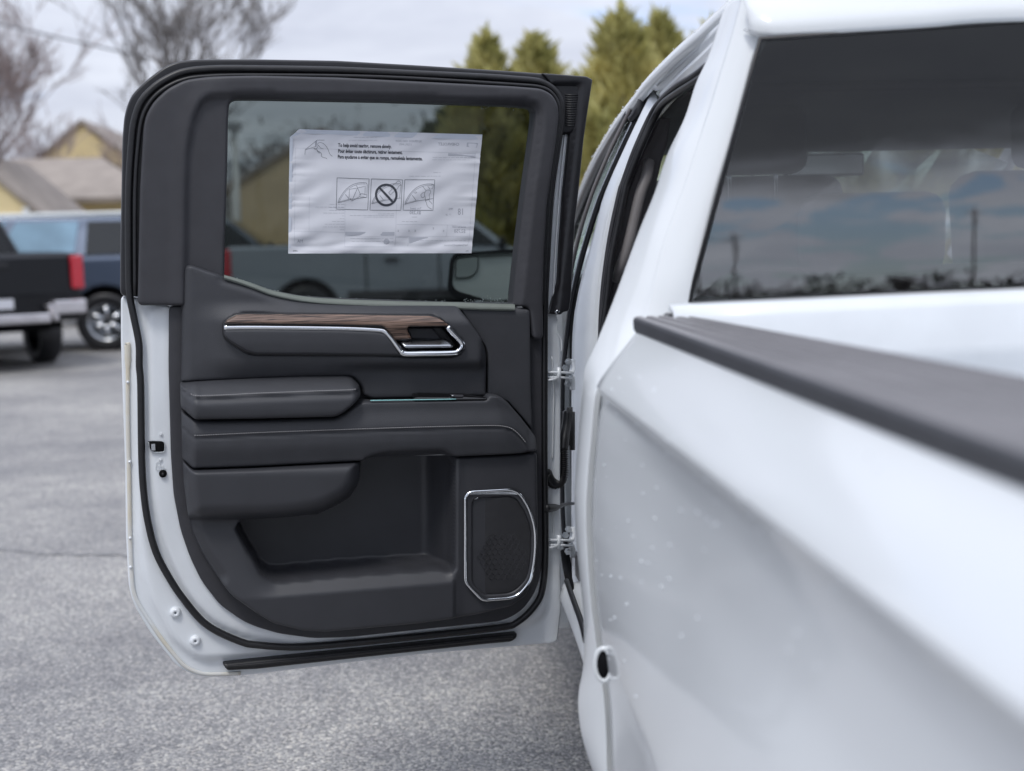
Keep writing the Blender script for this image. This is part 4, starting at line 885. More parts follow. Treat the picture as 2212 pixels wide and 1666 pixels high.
o = pm('sheet', P, FQ, 0, PAPER)
def strip(zpts, wid, closed=False):                  # a printed line of given width, in sheet pixels
    Q = np.array([SZ(*p) for p in zpts], float); Q = dens(Q, 4, closed)
    if closed: Q = np.vstack([Q, Q[:1]])
    T_ = np.gradient(Q, axis=0)
    T_ /= (np.linalg.norm(T_, axis=1)[:, None] + 1e-9); Nn = np.stack([-T_[:, 1], T_[:, 0]], 1) * wid / 2
    V = np.vstack([Q + Nn, Q - Nn]); n = len(Q); return V, [(i, i + 1, n + i + 1, n + i) for i in range(n - 1)]
class Print:
    def __init__(s): s.P = []; s.F = []
    def add(s, V, F_):
        n = len(s.P); s.P += [tuple(a) for a in V]; s.F += [tuple(i + n for i in f_) for f_ in F_]
    def line(s, pts, wid=.7, closed=False): s.add(*strip(pts, wid, closed))
    def sline(s, pts, wid=.7): s.line(cat(np.array(pts, float), 5), wid)
    def quad(s, pts): s.add([SZ(*p) for p in pts], [tuple(range(len(pts)))])
    def text(s, body, zx, zy, size, cond=.78, ang=0, mirror=False, bold=0.0):
        cu = bpy.data.curves.new('t', 'FONT'); cu.body = body; cu.size = 1; cu.offset = bold; cu.resolution_u = 2
        ob = bpy.data.objects.new('t', cu); COL.objects.link(ob); dg = bpy.context.evaluated_depsgraph_get(); dg.update()
        me = bpy.data.meshes.new_from_object(ob.evaluated_get(dg)); V = np.array([tuple(v.co) for v in me.vertices]); Fs = [tuple(p.vertices) for p in me.polygons]
        bpy.data.objects.remove(ob); bpy.data.curves.remove(cu); bpy.data.meshes.remove(me)
        if not len(V): return
        X = V[:, 0] * size * cond * (-1 if mirror else 1); Y = -V[:, 1] * size; ca, sa = math.cos(ang), math.sin(ang)
        s.add([SZ(zx + a * ca - b_ * sa, zy + a * sa + b_ * ca) for a, b_ in zip(X, Y)], Fs)
    def build(s, name, lift, m, **k): return pm(name, s.P, s.F, lift, m, smooth=False, **k)
q = Print()
for tx_, zx, zy, sz_, cd, an, bo, nm in (('To help avoid tearing, remove slowly.', 570, 236, 54, .715, 1.6, .03, 'instruction_line'), ('Pour éviter toute déchirure, retirer lentement.', 570, 300, 54, .69, 1.4, .03, 'instruction_line'), ('Para ayudarse a evitar que se rompa, remuévala lentamente.', 567, 363, 54, .71, 1.4, .03, 'instruction_line'), ('187071L', 72, 1390, 20, .8, 0, .01, 'form_number'), ('en0314', 1975, 1388, 16, .7, 0, 0, 'form_number')):
    q = Print(); q.text(tx_, zx, zy, sz_, cd, R(an), bold=bo); q.build(nm, .0005, INK)
q = Print(); q.line([(205, 325), (208, 270), (340, 163), (420, 164)], .75); q.line([(208, 272), (320, 235)], .7)
q.sline([(345, 205), (362, 192), (395, 195), (435, 225), (462, 270), (480, 315), (508, 342)], .75); q.sline([(342, 215), (360, 228), (380, 250), (412, 260)], .65)
q.sline([(305, 250), (330, 262), (350, 285), (375, 300), (392, 318), (385, 335), (405, 352), (440, 362), (450, 376)], .7); q.sline([(302, 255), (322, 268), (338, 250), (352, 222), (338, 212)], .65); q.sline([(335, 275), (350, 290), (372, 285)], .6); q.sline([(352, 295), (366, 305), (380, 300)], .6)
q.build('peeling_hand_drawing', .0005, INK2)
q = Print(); q.quad([(318, 180), (340, 165), (338, 205), (330, 240), (315, 236)]); q.build('drawing_shade', .0004, FAINT)
q = Print()
for bx in ([(560, 578), (912, 590), (897, 932), (550, 922)], [(938, 590), (1280, 600), (1262, 936), (922, 934)], [(1306, 598), (1634, 600), (1614, 936), (1286, 934)]): q.line(bx, .95, True)
def wsh(dx, dy, q):
    q.sline([(568 + dx, 855 + dy), (590 + dx, 800 + dy), (640 + dx, 725 + dy), (710 + dx, 665 + dy), (790 + dx, 635 + dy), (870 + dx, 632 + dy), (893 + dx, 650 + dy)], .7); q.sline([(580 + dx, 850 + dy), (610 + dx, 790 + dy), (660 + dx, 722 + dy), (725 + dx, 675 + dy), (800 + dx, 648 + dy), (868 + dx, 645 + dy)], .5)
    q.line([(568 + dx, 855 + dy), (720 + dx, 815 + dy), (890 + dx, 790 + dy)], .7); q.line([(572 + dx, 845 + dy), (720 + dx, 806 + dy)], .5)
q2 = Print(); wsh(0, 0, q2); wsh(372, 10, q2); wsh(735, 15, q2); q2.line([(893, 650), (888, 792)], .6); q2.line([(1265, 655), (1248, 805)], .6)
q2.line([(690, 800), (695, 705), (785, 690), (720, 835), (700, 800)], .7); q2.line([(785, 690), (822, 775)], .7); q2.line([(785, 690), (870, 672), (866, 765)], .6); q2.line([(720, 835), (800, 790)], .7)
q2.sline([(800, 770), (830, 752), (880, 765), (895, 765)], .7); q2.sline([(800, 778), (820, 790), (850, 788), (880, 797)], .7); q2.line([(650, 760), (690, 810)], .8); q2.line([(770, 660), (785, 685)], .7)
q2.line([(1028, 770), (1070, 822)], .8); q2.line([(1128, 740), (1180, 690), (1195, 720), (1145, 768), (1128, 740)], .7); q2.sline([(1155, 700), (1165, 665), (1200, 640), (1240, 612), (1262, 640)], .7); q2.sline([(1195, 715), (1222, 700), (1240, 670), (1270, 655)], .7)
q2.line([(1385, 770), (1428, 825)], .8); q2.line([(1500, 672), (1540, 722)], .7); q2.line([(1555, 672), (1585, 705)], .7); q2.sline([(1480, 765), (1500, 745), (1525, 735), (1545, 715), (1580, 715), (1590, 740), (1575, 765), (1580, 790)], .7)
q2.sline([(1480, 765), (1490, 790), (1510, 795), (1528, 780), (1535, 830), (1545, 855)], .7); q2.sline([(1528, 780), (1520, 755), (1530, 740)], .7); q2.sline([(1580, 790), (1575, 830), (1595, 850), (1608, 870)], .7); q2.sline([(1545, 850), (1555, 890), (1580, 912), (1606, 926)], .7); q2.line([(1533, 830), (1582, 812)], .6); q2.sline([(1405, 742), (1420, 733), (1438, 740), (1412, 750)], .5)
q2.sline([(1590, 660), (1615, 652), (1612, 690), (1592, 700)], .6)
q.build('pictogram_frame', .0005, INK2); q2.build('pictogram_drawing', .00045, INK2)
q = Print(); th = np.linspace(0, 2 * math.pi, 49)[:-1]; q.line([(1101 + 113 * math.cos(t), 767 + 113 * math.sin(t)) for t in th], 4.8, True); q.line([(1030, 690), (1178, 850)], 4.8); q.build('no_scraper_sign', .0006, INK)
q = Print()
q.text('CHEVROLET', 1905, 225, 44, .95, R(1), True, .01); q.text('SILVERADO 1500 CREW', 1490, 188, 34, .8, R(1), True); q.text('LT(2FL) 4WD', 1380, 222, 30, .8, R(1), True)
q.text('18', 1960, 985, 100, .72, 0, True, .01); q.text('MPG', 1838, 930, 30, .8, 0, True); q.text('17   20', 1820, 993, 28, .8, 0, True); q.text('You spend', 1490, 925, 36, .8, 0, True); q.text('$5,250', 1485, 978, 54, .85, 0, True, .01)
q.text('annual fuel COST', 1975, 1128, 30, .7, 0, True); q.text('$2,750', 1975, 1182, 54, .85, 0, True, .01); q.text('MA', 185, 1292, 50, .9, 0, True); q.text('Fuel Economy and Environment', 2000, 1330, 34, .6, 0, True)
for zx in (1240, 1358, 1428, 1740, 1628): q.text('E', zx, 1172 if zx != 1628 else 1145, 30, 1.2, 0, True)
random.seed(9)
for (x0, x1, y0, y1, n) in ((300, 640, 870, 900, 2), (380, 640, 905, 1150, 9), (660, 1190, 975, 1010, 3), (640, 1000, 135, 165, 2), (1500, 2080, 330, 380, 3), (700, 1180, 1245, 1280, 2), (1330, 1700, 520, 560, 2), (1240, 1440, 1010, 1060, 2), (1360, 1980, 1270, 1310, 1)):
    for i in range(n):
        y = y0 + (y1 - y0) * i / max(1, n - 1); x = x1
        while x > x0 + 40:
            l = random.uniform(18, 60); q.line([(x, y), (max(x0, x - l), y)], .55); x -= l + 9
            if random.random() < .10: break
q.build('show_through_print', .0003, FAINT, kind='stuff')
q = Print()
for pts in ([(648, 860), (645, 1340)], [(255, 780), (250, 1165)], [(80, 1165), (645, 1180)], [(645, 1225), (1190, 1228)], [(1215, 860), (1200, 1340)], [(1215, 1092), (2010, 1100)], [(1205, 1222), (2000, 1228)], [(1775, 1096), (1765, 1222)], [(645, 1338), (1190, 1338)], [(100, 250), (90, 1300)], [(2085, 300), (2010, 1300)], [(100, 250), (2090, 310)]): q.line(pts, .5)
q.quad([(652, 1172), (1192, 1175), (1190, 1215), (650, 1212)]); q.quad([(1355, 1232), (1560, 1232), (1560, 1300), (1355, 1300)]); q.line([(1205, 1232), (1350, 1236), (1340, 1335), (1198, 1335)], .7, True); q.quad([(1990, 190), (2110, 196), (2100, 245), (1985, 238)]); q.quad([(1785, 306), (2090, 318), (2085, 345), (1782, 335)])
q.add([SZ(1105 + 32 * math.cos(t), 1282 + 32 * math.sin(t)) for t in th], [tuple(range(48))])
q.build('show_through_table', .0002, FAINT2)
q = Print(); zz = [(40, 130), (150, 42), (470, 55), (1100, 72), (2160, 102)]; ww = [(60, 128), (170, 92), (480, 98), (1100, 128), (2150, 160)]
V = [SZ(*p) for p in zz + ww]; q.add(V, [(i, i + 1, i + 6, i + 5) for i in range(4)]); q.add([SZ(*p) for p in ((40, 130), (72, 135), (66, 620), (50, 1350), (24, 1350), (30, 620))], [(0, 1, 2, 5), (5, 2, 3, 4)])
q.build('glue_margin', .0002, PAPER2)

# ---- droplets of rain
def drops(name, pts, rr, parent=truck, m=WATER):
    b = MB()
    for p, r_ in zip(pts, rr):
        b.lathe([(r_ * .55, .0001), (r_ * .5, r_ * .4), (r_ * .3, r_ * .75), (0, r_), (-r_ * .4, r_ * .8), (-r_ * .6, .0001)], p, 'x', 7)
    return mk(name, b.v, b.f, m, parent, off=T0, kind='stuff')
pts, rr = [], []
for i in range(170):
    Y = random.uniform(.9, 2.05); dz = random.uniform(.17, .66); 
    k_ = float(ss(1.45, 2.06, np.array(Y)) * ss(.243, .29, np.array(dz))); pts.append(Vector((float(bed_x(dz, Y)) * (1 - k_) + float(np.interp(dz, EZ, EX)) * k_ - .0010, Y, HC - dz))); rr.append(random.uniform(.0006, .0022))
drops('water_drops', pts, rr)
pts, rr = [], []
for i in range(520):
    t = random.random() * 34; k = int(t); p = l0[k] * (1 - (t - k)) + l0[k + 1] * (t - k)
    pts.append(Vector(p) + Vector((random.uniform(-.004, .012), random.uniform(-.02, .02), random.uniform(-.012, .004)))); rr.append(random.uniform(.0009, .0022))
for i in range(160):
    t = random.random() ** .8; a = Vector(atY(1352, 258, 3.36)) .lerp(Vector(atY(1246, 485, 4.35)), t); pts.append(a + Vector((random.uniform(0, .01), random.uniform(-.06, .0), -abs(random.gauss(.012, .015))))); rr.append(random.uniform(.001, .003))
drops('roof_drops', pts, rr)
b = MB()
for i in range(110):
    if i < 40: x, y = random.uniform(1000, 1110), random.gauss(650, 4)
    elif i < 60: x, y = random.uniform(1040, 1150), random.gauss(231, 2)
    elif i < 75: x, y = random.gauss(1152, 2), random.uniform(240, 300)
    else: x, y = random.uniform(500, 985), None
    if y is None: y = float(np.interp(x, [p[0] for p in SILL], [p[1] for p in SILL])) - random.uniform(-1, 1.5)
    r_ = random.uniform(.0007, .0021); u = dl(x, y, -.03); b.lathe([(-r_ * .6, .0001), (-r_ * .4, r_ * .7), (0, r_), (r_ * .4, r_ * .7), (r_ * .6, .0001)], (u[0], .034, u[1]), 'y', 6)
b.build('glass_drops', WATER, door, kind='stuff')

# badge on the bed side, only its tip in the picture
b = MB(); b.box((.300 - .006, .52, 1.195), (.003, .075, .025)); bevel(tp('bed_badge', b.v, b.f, RAILS, smooth=False), .004)

# ================================================================== PARKED VEHICLES
def paintm(name, c, rough=.25, met=0.0): return mat(name, c, rough, metal=met, coat=1.0, noise=.03, nscale=2)
WIN = mat('vehicle_glass', (.012, .014, .016), .05, noise=.1, nscale=2); WINB = mat('vehicle_glass_blue', (.20, .32, .42), .1, noise=.3, nscale=1.2)
REDL = mat('tail_lamp', (.50, .012, .03), .15, coat=1, noise=.15, nscale=8); HEADL = mat('head_lamp', (.75, .78, .8), .1, noise=.05); CHR2 = mat('bumper_chrome', (.60, .58, .60), .22, metal=.85, noise=.1, nscale=4); CLAD = mat('grey_cladding', (.035, .035, .04), .6, noise=.1)
def arches(y0, y1, zb, ws, r):                        # lower edge of a body side from y0 (rear) to y1 (front) with wheel arches
    o_ = [(y0, zb)]
    for w_ in ws:
        o_ += [(w_ + r * math.cos(t), .42 + r * math.sin(t)) for t in np.linspace(math.pi, 0, 11) if .42 + r * math.sin(t) > zb - .01]
    return o_ + [(y1, zb)]
def prism(prof, x0, x1):
    n = len(prof); v = [(x0, y, z) for y, z in prof] + [(x1, y, z) for y, z in prof]
    return v, [tuple(range(n)), tuple(range(2 * n - 1, n - 1, -1))] + [(i, i + n, (i + 1) % n + n, (i + 1) % n) for i in range(n)]
def vehicle(name, label, catg, loc, rz, paint, suv=False, win=WIN, group=None, sheenm=None, roofz=1.9):
    root = empty(name, loc, rz, label, catg, group); ws = (-1.8, 1.9)
    low = arches(-2.92, 2.92, .58, ws, .50)
    top = [(2.97, .85), (2.9, 1.17), (2.3, 1.24), (1.25, 1.30)] + ([(-2.35, 1.33), (-2.88, 1.28)] if suv else [(-.95, 1.32), (-1.0, 1.40), (-2.9, 1.41)]) + [(-2.95, .9)]
    v, f = prism(low + top, -1.0, 1.0); bevel(mk('body', v, f, paint, root, smooth=False), .05, 3)
    # greenhouse
    yb0, yb1 = (1.2, -2.75) if suv else (1.2, -.98); yt0, yt1 = (.45, -2.45) if suv else (.45, -.85)
    B = [(-.97, yb1, 1.31), (.97, yb1, 1.31), (.97, yb0, 1.29), (-.97, yb0, 1.29)]; T = [(-.72, yt1, roofz - .03), (.72, yt1, roofz - .03), (.72, yt0, roofz), (-.72, yt0, roofz)]
    bevel(mk('cab', B + T, [(3, 2, 1, 0), (4, 5, 6, 7), (0, 1, 5, 4), (1, 2, 6, 5), (2, 3, 7, 6), (3, 0, 4, 7)], paint, root, smooth=False), .06, 3)
    def pane(q0, q1, q2, q3, s0, s1, t0, t1, m, nm='window'):
        q = [Vector(a) for a in (q0, q1, q2, q3)]; g = lambda s, t: (q[0].lerp(q[1], s)).lerp(q[3].lerp(q[2], s), t)
        n_ = (q[1] - q[0]).cross(q[3] - q[0]).normalized(); v = [g(s0, t0), g(s1, t0), g(s1, t1), g(s0, t1)]
        o_ = mk(nm, [p + n_ * .012 for p in v], [(0, 1, 2, 3)], m, root, smooth=False); solid(o_, .02, -1); bevel(o_, .008)
    for (b0, b1, t0, t1, fl) in ((B[1], B[2], T[1], T[2], 0), (B[3], B[0], T[3], T[0], 1)):
        cuts = ((.03, .30), (.34, .62), (.66, .96)) if suv else ((.08, .47), (.52, .94))
        for i, (a, c_) in enumerate(cuts):
            mm = win[i] if isinstance(win, (list, tuple)) else win
            s0, s1 = (a, c_) if not fl else (1 - c_, 1 - a); pane(b0, b1, t1, t0, s0, s1, .08, .86, mm)
    pane(B[2], B[3], T[3], T[2], .04, .96, .06, .92, WIN, 'windshield'); pane(B[0], B[1], T[1], T[0], .07, .93, .10, .86, WIN, 'rear_window')
    if sheenm: b = MB().box((0, (yt0 + yt1) / 2, roofz + .005), (.70, (yt0 - yt1) / 2 - .03, .03)); bevel(b.build('roof_sky_sheen', sheenm, root, smooth=False), .02)  # added white slab: sky reflected on the roof, painted as colour
    for y in ws:
        for s in (-1, 1): wheel_parts(root, (s * .86, y, .41), s)
    w_ = MB()
    for y in ws: w_.box((0, y, .66), (.80, .48, .22))
    w_.box((0, 0, .56), (.85, 2.6, .08)); w_.build('underbody', GAP, root, smooth=False)
    for s in (-1, 1):
        b = MB().box((s * .945, -2.915, 1.17), (.075, .075, .205)); bevel(b.build('tail_light', REDL, root, smooth=False), .02)
        b = MB().box((s * .80, 2.90, 1.02), (.16, .09, .09)); bevel(b.build('headlight', HEADL, root, smooth=False), .02)
        b = MB().box((s * 1.10, 1.05, 1.36), (.11, .05, .09)); bevel(b.build('door_mirror', BLACK, root, smooth=False), .02)
        for y in (-.55, .50) if not suv else (-.55, .45):
            b = MB().box((s * 1.015, y, 1.17), (.02, .10, .022)); bevel(b.build('door_handle', BLACK, root, smooth=False), .008)
        b = MB()
        for y in (-.92, .14, 1.12): b.box((s * 1.002, y, .98), (.004, .011, .32))
        b.build('door_gap', GAP, root, smooth=False)
        b = MB().box((s * 1.005, .05, .66), (.02, 1.25, .07)); bevel(b.build('rocker_trim', CLAD, root, smooth=False), .01)
    b = MB()
    if suv: b.box((0, -2.98, .70), (.95, .06, .13))
    else:
        b.box((0, -3.02, .64), (.56, .07, .06))
        for s in (-1, 1): b.box((s * .79, -3.02, .76), (.20, .09, .085)); b.box((s * .585, -3.02, .70), (.035, .08, .115), Matrix.Rotation(R(-25 * s), 3, 'Y'))
    bevel(b.build('rear_bumper', CHR2 if not suv else CLAD, root, smooth=False), .025)
    b = MB().box((0, 2.98, .68), (.95, .07, .12)); bevel(b.build('front_bumper', CHR2, root, smooth=False), .03)
    b = MB().box((0, 2.96, .99), (.62, .05, .14)); b.box((0, 3.0, .99), (.58, .03, .02)); bevel(b.build('grille', BLACK, root, smooth=False), .015)
    b = MB().box((0, -2.935, 1.14), (.84, .03, .235)); tg = bevel(b.build('tailgate', paint, root, smooth=False), .02)
    b = MB().box((0, -2.97, 1.28), (.12, .015, .035)); bevel(b.build('handle', BLACK, tg, smooth=False), .01)
    b = MB().box((0, -2.95, .82), (.16, .01, .06)); b.build('licence_plate', PAPER, root, smooth=False)
    if not suv: b = MB().box((0, -1.95, 1.39), (.86, .9, .025)); b.build('bed_cover', GAP, root, smooth=False)
    return root
BLKP = mat('black_paint', (.004, .005, .008), .3, spec=.3, coat=.25, noise=.1, nscale=2); SILV = paintm('blue_grey_paint', (.10, .13, .19), .22, .35); GREYP = paintm('grey_paint', (.30, .33, .37), .3, .3); WHITEP = paintm('white_paint_far', (.74, .78, .78)); REDP = paintm('dark_blue_paint', (.05, .07, .10))
p = atZ(178, 780, 0); 
vehicle('parked_pickup', 'black parked pickup seen from behind, red tail light and chrome bumper', 'pickup truck', (atY(5, 700, 16.4).x - 1.6, 16.4 + 2.4, 0), R(33), BLKP, group='vehicles parked across the lot')
vehicle('parked_suv', 'blue grey parked wagon seen side on behind the black pickup', 'suv', (atY(228, 690, 19.2).x - 1.8, 20.2, 0), R(90), SILV, True, (WIN, WINB, WINB), group='vehicles parked across the lot', roofz=1.92, sheenm=WHITEP)
vehicle('parked_pickup', 'grey parked pickup seen side on through the door glass', 'pickup truck', (atY(490, 560, 20.0).x + 2.95, 20.6, 0), R(-90), GREYP, group='vehicles parked across the lot')
vehicle('parked_pickup', 'dark blue parked pickup behind the grey one in the door glass', 'pickup truck', (atY(430, 560, 26).x + .2, 26.0, 0), R(-90), REDP, group='vehicles parked across the lot')
vehicle('parked_suv', 'tall white parked wagon at the right edge of the door glass', 'suv', (atY(985, 560, 25).x + 2.95, 25.6, 0), R(90), WHITEP, True, WIN, group='vehicles parked across the lot', roofz=2.2)

# ================================================================== HOUSES, POLES, WIRE
CREAM = mat('cream_siding', (.78, .64, .36), .8, noise=.06, nscale=1.5); TAN = mat('tan_siding', (.60, .47, .29), .8, noise=.06, nscale=1.5); SHING = mat('brown_shingle', (.31, .27, .24), .9, noise=.12, nscale=2); WHT = mat('white_trim', (.72, .72, .70), .6, noise=.03)
def house(label, x0, x1, y0, y1, eave, ridge, wallm, axis='y', over=.35, hipx=0.0, nwin=3):
    root = empty('house', ((x0 + x1) / 2, (y0 + y1) / 2, 0), 0, label, 'house', 'houses beyond the lot'); ox, oy = (x0 + x1) / 2, (y0 + y1) / 2; hx, hy = (x1 - x0) / 2, (y1 - y0) / 2
    if axis == 'y':   # gable faces the lot, ridge runs away
        v = [(-hx, -hy, 0), (hx, -hy, 0), (hx, -hy, eave), (0, -hy, ridge), (-hx, -hy, eave)]; v += [(a, hy, c_) for a, _, c_ in v]
        rf = [(-hx - over, eave - over * (ridge - eave) / hx), (0, ridge), (hx + over, eave - over * (ridge - eave) / hx)]
        rv = [(a, y, z + dz) for y in (-hy - over * .3, hy + over) for dz in (.02, .16) for a, z in rf]
    else:
        v = [(-hx, -hy, 0), (-hx, hy, 0), (-hx, hy, eave), (-hx, 0, ridge), (-hx, -hy, eave)]; v += [(hx, b_, c_) for _, b_, c_ in v]
        rf = [(-hy - over, eave - over * (ridge - eave) / hy), (0, ridge), (hy + over, eave - over * (ridge - eave) / hy)]
        rv = [(x, a, z + dz) for x in (-hx - over, hx + over) for dz in (.02, .16) for a, z in rf]
        if hipx: rv = [(x - (hipx if (x > 0 and abs(a) < .01) else 0), a, z) for x, a, z in rv]
    mk('wall', v, [(0, 1, 2, 3, 4), (9, 8, 7, 6, 5), (0, 5, 6, 1), (1, 6, 7, 2), (4, 9, 5, 0)], wallm, root, smooth=False)
    mk('roof', rv, [(3, 4, 10, 9), (4, 5, 11, 10), (0, 6, 7, 1), (1, 7, 8, 2), (0, 1, 4, 3), (1, 2, 5, 4), (6, 9, 10, 7), (7, 10, 11, 8), (0, 3, 9, 6), (2, 8, 11, 5)], SHING, root, smooth=False)
    n = nwin
    for i in range(n):
        s = -hx + (i + .5) * 2 * hx / n
        b = MB().box((s, -hy - .02, 1.5), (.55, .05, .7)); fr_ = b.build('window', WHT, root, smooth=False); b = MB().box((s, -hy - .075, 1.5), (.47, .01, .62)); b.build('pane', WIN, fr_, smooth=False)
    b = MB()
    for s in (-1, 1): b.box((s * (hx - .06), -hy - .02, eave / 2), (.08, .04, eave / 2))
    b.build('corner_board', WHT, root, smooth=False); return root
def X(px, Y): return atY(px, 500, Y).x
def Z(px, py, Y): return atY(px, py, Y).z
house('cream house with a tall gable peak behind the brown roofed wing', X(60, 44), X(320, 44), 44, 52, Z(90, 375, 44), Z(185, 268, 44), CREAM)
house('low brown roofed wing with long eave beside the cream house', X(-60, 38), X(330, 38), 38, 44, Z(150, 432, 38), Z(100, 345, 38.0) + .05, CREAM, 'x', .3, 2.2)
house('small cream gable end at the far left above the parked cars', X(-170, 32), X(66, 32), 32, 36.5, Z(66, 448, 32), Z(-50, 345, 32), CREAM)
house('tan gabled building standing behind the parked pickups in the door glass', X(505, 40), X(900, 40), 40, 50, Z(520, 405, 40), Z(690, 285, 40), TAN, nwin=0)
GALV = mat('galvanised_steel', (.42, .43, .44), .5, metal=.3, noise=.06); WOODP = mat('weathered_pole', (.10, .075, .055), .85, noise=.2, nscale=3)
pl = empty('light_pole', (X(516, 30), 30, 0), 0, 'thin pale lamp post seen through the left of the door glass', 'lamp post')
b = MB().tube([(0, 0, 0), (0, 0, 3.9)], .06, 10); b.build('post', WHT, pl); b = MB().box((.0, 0, 3.95), (.16, .16, .08)); b.build('lamp_head', GALV, pl, smooth=False)
def pole(label, x, y, h=10, tilt=0):
    r_ = empty('utility_pole', (x, y, 0), 0, label, 'utility pole'); r_.rotation_euler = (0, tilt, 0)
    MB().tube([(0, 0, 0), (0, 0, h)], [.30, .22], 8).build('post', WOODP, r_); MB().box((0, 0, h - .9), (1.6, .09, .1)).build('crossarm', WOODP, r_, smooth=False); MB().tube([(.4, -.2, h - 3), (.4, -.2, h - 1.9)], .3, 8).build('transformer', GALV, r_); return r_
YV = 240
for lab, px, h, tl in (('leaning wooden utility pole mirrored at the window corner', 1512, 15, -.10), ('wooden utility pole with crossarm mirrored low in the rear window', 1598, 14, -.08), ('tall wooden utility pole mirrored at the right of the rear window', 2130, 17, .03)):
    pole(lab, (px - 860) / F * YV, 4.28 - YV, h, tl)
b = MB(); a_, c_ = Vector(((1512 - 860) / F * YV, 4.28 - YV, 13.6)), Vector(((1598 - 860) / F * YV, 4.28 - YV, 12.8)); b.tube([a_.lerp(c_, t) - Vector((0, 0, 2.2 * t * (1 - t))) for t in np.linspace(0, 1, 9)], .06, 5); tag(b.build('power_line', RUBBER), 'sagging dark wire between the two mirrored utility poles', 'wire')
b = MB(); b.tube([Vector(atY(x, y, 34)) for x, y in ((-300, -5), (0, 52), (130, 82), (260, 112), (600, 190))], .02, 5); tag(b.build('power_line', RUBBER), 'thin sagging wire crossing the sky at the upper left', 'wire')

# ================================================================== TREES
BARK = mat('grey_bark', (.27, .25, .24), .9, noise=.2, nscale=2); BARK2 = mat('reddish_twigs', (.30, .24, .23), .9, noise=.2, nscale=2)
def leafmat(name, a, b_):
    m = mat(name, a, .7, col2=b_, nscale=1.4); nt = m.node_tree; p_ = nt.nodes['Principled BSDF']; o_ = nt.nodes['Material Output']
    tl = nt.nodes.new('ShaderNodeBsdfTranslucent'); mxs = nt.nodes.new('ShaderNodeMixShader'); mxs.inputs[0].default_value = .62
    nt.links.new(p_.inputs['Base Color'].links[0].from_socket, tl.inputs[0]); nt.links.new(p_.outputs[0], mxs.inputs[1]); nt.links.new(tl.outputs[0], mxs.inputs[2]); nt.links.new(mxs.outputs[0], o_.inputs[0]); return m
LEAF = leafmat('conifer_green', (.36, .35, .125), (.68, .62, .28)); LEAF2 = leafmat('dark_conifer_green', (.07, .095, .045), (.17, .19, .08))
def bare_tree(label, x, y, h, seed, spread=.55, levels=5, trunk=.22, group='bare trees', first=.25, barkm=None, cat_='tree', minr=.0075):
    rs = random.Random(seed); root = empty('bare_tree', (x, y, 0), 0, label, cat_, group); T_, L_ = MB(), MB()
    def grow(p, d, l, r_, lev):
        pts = [p]; n = 4
        for i in range(n):
            j_ = .035 if lev == 0 else .11; d = (d + Vector((rs.gauss(0, j_), rs.gauss(0, j_), rs.gauss(0.03, .05)))).normalized(); p = p + d * (l / n); pts.append(p)
        (T_ if lev == 0 else L_).tube(pts, [max(minr, r_ * (1 - .45 * i / n)) for i in range(n + 1)], 5 if lev < 2 else 3, cap=False)
        if lev >= levels: return
        k = rs.choice((3, 4)) if lev < 3 else rs.choice((2, 3))
        for j in range(k):
            t = rs.uniform(.45, 1.0) if lev else rs.uniform(.55, 1.0); q = pts[min(n, int(t * n))]
            az = rs.uniform(0, 2 * math.pi); out_ = Vector((math.cos(az), math.sin(az), 0)); nd = (d + out_ * rs.uniform(.35, 1.0) * spread * 1.5 + Vector((0, 0, .12))).normalized()
            grow(q, nd, l * rs.uniform(.62, .9), r_ * .55 * rs.uniform(.8, 1.1), lev + 1)
    grow(Vector((0, 0, 0)), Vector((0, 0, 1)), h * first, trunk, 0)
    T_.build('trunk', barkm or BARK, root); L_.build('crown', barkm or BARK, root); return root
bare_tree('large bare tree with upright spreading limbs above the open door', X(365, 30), 30, 11, 11, .60, 7, .22, first=.30)
bare_tree('bare reddish tree cut by the left edge of the picture', X(-40, 34), 34, 10.5, 5, .6, 7, .14, barkm=BARK2)
bare_tree('bare tree filling the upper left of the door glass', X(585, 56), 56, 9, 21, .6, 6, .22, minr=.022); bare_tree('bare tree above the paper in the door glass', X(720, 58), 58, 10, 22, .6, 6, .24, minr=.022); bare_tree('bare brownish tree right of the paper top in the door glass', X(845, 54), 54, 10, 23, .6, 6, .22, barkm=BARK2, minr=.022)
bare_tree('round bare tree mirrored in the rear window', (1950 - 860) / F * 180, 4.28 - 180, 9, 31, .8, 6, .35, first=.2, minr=.05)
